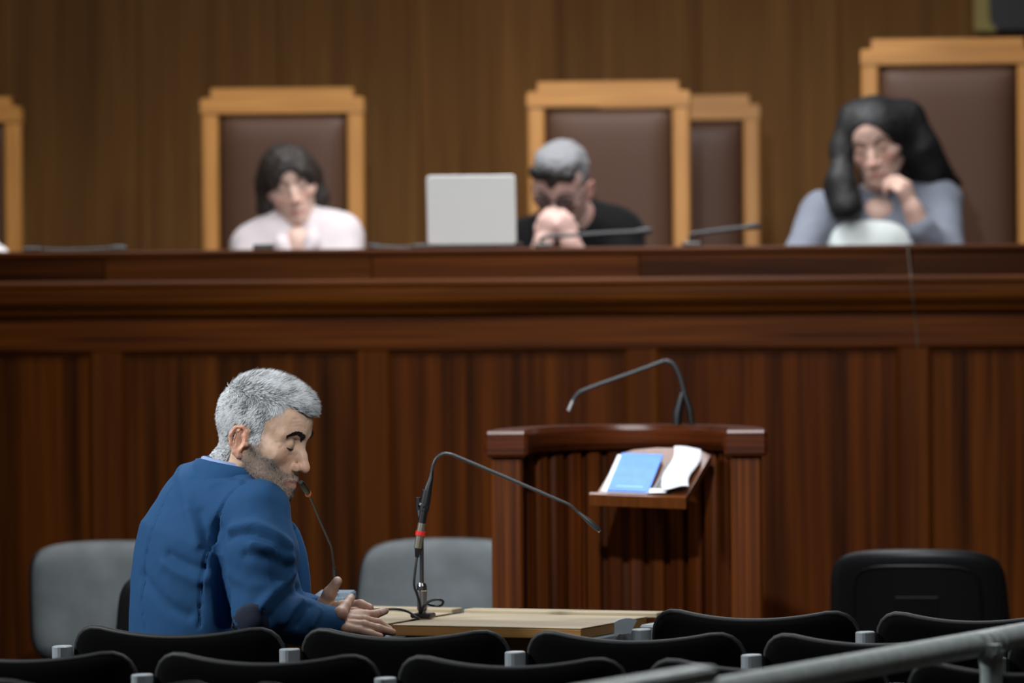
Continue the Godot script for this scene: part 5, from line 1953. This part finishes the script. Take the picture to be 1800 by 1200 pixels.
func woman_in_white() -> void:
	var d := 16.95
	var c := W(520, 430, d)
	var o := thing("person", "person with a dark brown bob in a white jacket behind the bench", "person", Vector3(c.x, 0.85, c.z))
	var home := Transform3D(Basis(), -o.position)
	var ht := Transform3D(face(7, 4, 11).scaled(Vector3.ONE * 0.98), W(510, 326, d))
	var neck := W(522, 418, d + 0.03)
	var chest := [egg(W(523, 432, d - 0.055), Vector3(0.045, 0.06, 0.05), 0.02), cone(neck, 0.05, W(522, 480, d), 0.07, 0.03), cone(W(522, 480, d), 0.09, W(522, 690, d + 0.05), 0.12, 0.05)]
	judge_head(o, home, ht, true, Color(0.60, 0.405, 0.33), neck, Color(0.05, 0.035, 0.03), [[chest, 0.012]])
	var hr := []
	hr.append(egg(Vector3(0, 0.036, -0.010), Vector3(0.090, 0.096, 0.112), 0.03))
	for s: float in [-1.0, 1.0]:
		hr.append(cone(Vector3(s * 0.078, 0.02, -0.010), 0.026, Vector3(s * 0.080, -0.055, -0.012), 0.026, 0.03))
		hr.append(cone(Vector3(s * 0.080, -0.055, -0.012), 0.027, Vector3(s * 0.066, -0.115, -0.02), 0.022, 0.03))
	hr.append(cone(Vector3(0, 0.0, -0.07), 0.06, Vector3(0, -0.10, -0.06), 0.05, 0.04))
	hr.append(egg(Vector3(0, -0.050, 0.085), Vector3(0.058, 0.100, 0.085), 0.012, 1))
	# fringe in two sweeps, parted over the nose
	hr.append(cone(Vector3(-0.012, 0.078, 0.080), 0.016, Vector3(-0.052, 0.020, 0.074), 0.017, 0.014))
	hr.append(cone(Vector3(0.010, 0.078, 0.080), 0.016, Vector3(0.034, 0.036, 0.086), 0.014, 0.014))
	hr.append(cone(Vector3(0.034, 0.05, 0.080), 0.016, Vector3(0.062, 0.012, 0.060), 0.016, 0.014))
	hair_mass(o, hr, home * ht, Color(0.135, 0.10, 0.075), 0.005, 0.004, "hair", 0.6)
	var j := []
	j.append(flat(W(522, 455, d + 0.02), 0.17, W(522, 680, d + 0.06), 0.16, Vector3(0, 0, 1), 1.5, 0.05))
	j.append(cone(W(446, 432, d + 0.02), 0.055, W(510, 418, d + 0.04), 0.050, 0.04))
	j.append(cone(W(530, 412, d + 0.04), 0.050, W(598, 410, d + 0.02), 0.056, 0.04))
	j.append(cone(W(442, 438, d + 0.02), 0.058, W(428, 560, d - 0.15), 0.048, 0.04))
	j.append(cone(W(602, 414, d + 0.02), 0.060, W(616, 560, d - 0.15), 0.048, 0.04))
	j.append(cone(W(428, 560, d - 0.15), 0.046, W(470, 472, d - 0.36), 0.036, 0.03))
	j.append(cone(W(616, 560, d - 0.15), 0.046, W(580, 472, d - 0.36), 0.036, 0.03))
	j.append(cone(W(522, 395, d - 0.09), 0.03, W(524, 470, d - 0.13), 0.022, 0.02, 1))
	var white := fabric(Color(0.80, 0.76, 0.765))
	var jk := garment(o, j, home, white, "jacket", 0.005)
	var lap := [flat(W(553, 384, d - 0.02), 0.020, W(548, 425, d - 0.10), 0.024, Vector3(-0.3, 0.2, 1), 2.2, 0.02), flat(W(548, 425, d - 0.10), 0.024, W(532, 462, d - 0.12), 0.014, Vector3(-0.3, 0.2, 1), 2.2, 0.02)]
	garment(jk, lap, home, white, "lapel", 0.001)
	var lap2 := [flat(W(486, 398, d - 0.02), 0.018, W(497, 430, d - 0.095), 0.022, Vector3(0.3, 0.2, 1), 2.2, 0.02), flat(W(497, 430, d - 0.095), 0.022, W(514, 465, d - 0.12), 0.013, Vector3(0.3, 0.2, 1), 2.2, 0.02)]
	garment(jk, lap2, home, white, "lapel", 0.001)

func man_in_black() -> void:
	var d := 16.75
	var c := W(1010, 430, d + 0.15)
	var o := thing("person", "bowed person with grey hair and glasses in a black robe, hands at mouth", "person", Vector3(c.x, 0.85, c.z))
	var home := Transform3D(Basis(), -o.position)
	var ht := Transform3D(face(-17, 30, -7), W(986, 326, d))
	var neck := W(1020, 395, d + 0.14)
	var h := []
	hand(h, W(955, 436, d - 0.20), Vector3(0.20, 1.0, 0.05), Vector3(-0.6, 0.1, 0.8), 1.0, -1.0, 0.95)
	hand(h, W(1004, 436, d - 0.20), Vector3(-0.30, 1.0, 0.05), Vector3(0.6, 0.1, 0.8), 1.0, 1.0, 0.95)
	h.append(cone(W(938, 470, d - 0.18), 0.032, W(955, 428, d - 0.20), 0.026, 0.02))
	h.append(cone(W(1030, 470, d - 0.18), 0.032, W(1004, 428, d - 0.20), 0.026, 0.02))
	var trunk := [cone(neck, 0.06, W(1015, 470, d + 0.2), 0.10, 0.03), cone(W(1015, 470, d + 0.2), 0.1, W(1012, 690, d + 0.3), 0.13, 0.05)]
	judge_head(o, home, ht, false, Color(0.60, 0.39, 0.335), neck, Color(0.06, 0.055, 0.05), [[h, 0.004], [trunk, 0.014]])
	var hr := []
	hr.append(egg(Vector3(0, 0.046, -0.014), Vector3(0.080, 0.086, 0.098), 0.02))
	hr.append(egg(Vector3(0, -0.045, 0.075), Vector3(0.072, 0.108, 0.06), 0.012, 1))
	hr.append(egg(Vector3(0, -0.085, 0.0), Vector3(0.12, 0.085, 0.12), 0.012, 1))
	hr.append(egg(Vector3(0, -0.045, 0.0), Vector3(0.12, 0.055, 0.036), 0.012, 1))
	hr.append(egg(Vector3(0, 0.106, 0.030), Vector3(0.068, 0.036, 0.068), 0.02))
	hair_mass(o, hr, home * ht, Color(0.48, 0.48, 0.49), 0.005, 0.005, "hair", 0.75)
	var fr := [cone(Vector3(-0.052, 0.082, 0.076), 0.023, Vector3(0.044, 0.082, 0.076), 0.022, 0.01), cone(Vector3(0, 0.082, 0.084), 0.022, Vector3(-0.004, 0.058, 0.092), 0.015, 0.012)]
	hair_mass(o, fr, home * ht, Color(0.12, 0.12, 0.12), 0.005, 0.003, "fringe")
	# glasses
	var g := put("glasses", ArrayMesh.new(), null, o)
	var st := begin()
	for s: float in [-1.0, 1.0]:
		var ring := []
		for k in 25:
			var a := TAU * k / 24.0
			ring.append(home * ht * Vector3(s * 0.034 + cos(a) * 0.026, -0.004 + sin(a) * 0.018, 0.097 - 0.012 * absf(cos(a)) * (1.0 if cos(a) * s > 0 else 0.0)))
		tube(st, ring, 0.0026, 8, false)
		tube(st, [home * ht * Vector3(s * 0.060, 0.004, 0.088), home * ht * Vector3(s * 0.079, 0.004, 0.03), home * ht * Vector3(s * 0.080, -0.002, -0.01)], 0.0022, 8)
	tube(st, [home * ht * Vector3(-0.009, 0.0, 0.099), home * ht * Vector3(0.0, 0.004, 0.102), home * ht * Vector3(0.009, 0.0, 0.099)], 0.0024, 8)
	g.mesh = done(st)
	g.material_override = M.black
	var lens := plain(Color(0.35, 0.33, 0.33, 0.35), 0.05)
	lens.transparency = BaseMaterial3D.TRANSPARENCY_ALPHA
	for s: float in [-1.0, 1.0]:
		var lp := PackedVector2Array()
		for k in 20:
			lp.append(Vector2(cos(TAU * k / 20.0) * 0.025, sin(TAU * k / 20.0) * 0.017))
		put("lens", prism_mesh(lp, -0.0006, 0.0006, home * ht * Transform3D(Basis(), Vector3(s * 0.034, -0.004, 0.094))), lens, g)
	var j := []
	j.append(flat(W(1015, 470, d + 0.2), 0.20, W(1012, 690, d + 0.3), 0.19, Vector3(0, 0, 1), 1.4, 0.05))
	j.append(cone(W(1022, 400, d + 0.16), 0.075, W(1088, 412, d + 0.14), 0.070, 0.05))
	j.append(cone(W(1088, 412, d + 0.14), 0.070, W(1100, 530, d - 0.05), 0.058, 0.04))
	j.append(cone(W(1010, 405, d + 0.16), 0.070, W(932, 425, d + 0.12), 0.064, 0.05))
	j.append(cone(W(932, 425, d + 0.12), 0.066, W(915, 530, d - 0.05), 0.058, 0.04))
	j.append(cone(W(1100, 530, d - 0.05), 0.055, W(1026, 462, d - 0.18), 0.045, 0.03))
	j.append(cone(W(915, 530, d - 0.05), 0.055, W(940, 462, d - 0.18), 0.045, 0.03))
	garment(o, j, home, fabric(Color(0.016, 0.016, 0.018)), "robe", 0.006)
	var sc := [cone(W(1000, 402, d + 0.06), 0.03, W(1000, 440, d + 0.02), 0.03, 0.02)]
	garment(o, sc, home, fabric(Color(0.04, 0.04, 0.045)), "scarf", 0.003)

func woman_in_grey() -> void:
	var d := 16.75
	var c := W(1545, 430, d)
	var o := thing("person", "person with long black hair in a grey jacket and white top, hand at chin", "person", Vector3(c.x, 0.85, c.z))
	var home := Transform3D(Basis(), -o.position)
	var ht := Transform3D(face(-15, 13, 10).scaled(Vector3.ONE * 1.04), W(1541, 251, d))
	var neck := W(1545, 360, d + 0.06)
	var h := []
	hand(h, W(1606, 372, d - 0.17), Vector3(-0.42, 1.0, 0.08), Vector3(0.75, 0.2, 0.65), 0.95, 1.0, 0.92)
	h.append(cone(W(1628, 420, d - 0.16), 0.032, W(1606, 372, d - 0.17), 0.026, 0.02))
	var chest := [egg(W(1545, 375, d + 0.005), Vector3(0.06, 0.05, 0.05), 0.02), cone(neck, 0.052, W(1545, 440, d + 0.05), 0.08, 0.03), cone(W(1545, 440, d + 0.05), 0.09, W(1545, 700, d + 0.1), 0.12, 0.05)]
	judge_head(o, home, ht, true, Color(0.60, 0.395, 0.32), neck, Color(0.03, 0.026, 0.024), [[h, 0.004], [chest, 0.012]])
	var hr := []
	var iv := ht.affine_inverse()
	hr.append(egg(Vector3(0.002, 0.036, -0.012), Vector3(0.092, 0.098, 0.112), 0.03))
	hr.append(egg(Vector3(-0.002, -0.044, 0.090), Vector3(0.067, 0.112, 0.092), 0.012, 1))
	hr.append(egg(Vector3(0.066, 0.02, -0.035), Vector3(0.05, 0.075, 0.07), 0.03))
	var loc := func(x: float, y: float, dd: float) -> Vector3: return iv * W(x, y, d + dd)
	for k: Array in [[[1494, 205, 0.0], 0.028, [1478, 262, -0.02], 0.022], [[1478, 262, -0.02], 0.022, [1478, 318, -0.06], 0.030], [[1480, 318, -0.06], 0.031, [1496, 362, -0.09], 0.033], [[1470, 335, -0.03], 0.03, [1478, 366, -0.08], 0.03], [[1600, 205, 0.03], 0.042, [1622, 262, 0.02], 0.040], [[1622, 262, 0.02], 0.040, [1640, 300, 0.04], 0.040], [[1640, 300, 0.04], 0.036, [1682, 322, 0.08], 0.014], [[1555, 240, 0.10], 0.09, [1560, 320, 0.12], 0.08]]:
		hr.append(cone(loc.call(k[0][0], k[0][1], k[0][2]), k[1], loc.call(k[2][0], k[2][1], k[2][2]), k[3], 0.05))
	hair_mass(o, hr, home * ht, Color(0.030, 0.029, 0.032), 0.006, 0.002, "hair", 0.6)
	var j := []
	j.append(flat(W(1545, 440, d + 0.06), 0.185, W(1545, 700, d + 0.1), 0.17, Vector3(0, 0, 1), 1.5, 0.05))
	j.append(cone(W(1530, 365, d + 0.08), 0.055, W(1446, 372, d + 0.05), 0.056, 0.05))
	j.append(cone(W(1560, 360, d + 0.08), 0.055, W(1645, 350, d + 0.05), 0.060, 0.05))
	j.append(cone(W(1442, 376, d + 0.05), 0.060, W(1396, 470, d - 0.12), 0.050, 0.04))
	j.append(cone(W(1396, 470, d - 0.12), 0.048, W(1450, 462, d - 0.28), 0.04, 0.03))
	j.append(cone(W(1654, 356, d + 0.04), 0.062, W(1664, 452, d - 0.12), 0.052, 0.04))
	j.append(cone(W(1664, 452, d - 0.12), 0.050, W(1620, 402, d - 0.165), 0.042, 0.03))
	j.append(egg(W(1528, 420, d - 0.14), Vector3(0.075, 0.16, 0.10), 0.02, 1))
	var grey := fabric(Color(0.47, 0.49, 0.535))
	garment(o, j, home, grey, "jacket", 0.006)
	var top := [flat(W(1508, 446, d + 0.0), 0.105, W(1552, 440, d + 0.0), 0.105, Vector3(0, 0, 1), 1.25, 0.04), flat(W(1527, 470, d - 0.0), 0.12, W(1530, 650, d + 0.03), 0.12, Vector3(0, 0, 1), 1.5, 0.04), egg(W(1550, 345, d - 0.06), Vector3(0.045, 0.045, 0.08), 0.012, 1)]
	garment(o, top, home, fabric(Color(0.86, 0.89, 0.88)), "white_top", 0.004)

func edge_judge() -> void:
	var d := 16.75
	var c := W(-120, 430, d + 0.2)
	var o := thing("person", "person in white at the bench's end, only a sleeve in view", "person", Vector3(c.x, 0.85, c.z))
	var home := Transform3D(Basis(), -o.position)
	var ht := Transform3D(face(12, 10, 0), W(-120, 320, d + 0.2))
	var neck := W(-120, 410, d + 0.24)
	judge_head(o, home, ht, true, Color(0.6, 0.4, 0.33), neck, Color(0.05, 0.04, 0.03), [[[cone(neck, 0.05, W(-120, 500, d + 0.25), 0.1, 0.03), cone(W(-120, 500, d + 0.25), 0.1, W(-120, 690, d + 0.3), 0.12, 0.05)], 0.014]])
	hair_mass(o, [egg(Vector3(0, 0.04, -0.02), Vector3(0.088, 0.092, 0.104), 0.03), egg(Vector3(0, -0.04, 0.085), Vector3(0.06, 0.09, 0.085), 0.012, 1)], home * ht, Color(0.2, 0.15, 0.1), 0.008, 0.003)
	var j := [flat(W(-120, 470, d + 0.25), 0.18, W(-120, 690, d + 0.3), 0.17, Vector3(0, 0, 1), 1.5, 0.05)]
	j.append(cone(W(-195, 430, d + 0.24), 0.058, W(-45, 430, d + 0.24), 0.058, 0.05))
	j.append(cone(W(-42, 436, d + 0.22), 0.058, W(-14, 462, d - 0.06), 0.052, 0.04))
	j.append(cone(W(-14, 462, d - 0.06), 0.050, W(-70, 462, d - 0.24), 0.042, 0.03))
	j.append(cone(W(-198, 436, d + 0.22), 0.058, W(-215, 520, d - 0.02), 0.05, 0.04))
	garment(o, j, home, fabric(Color(0.86, 0.84, 0.84)), "shirt", 0.004)
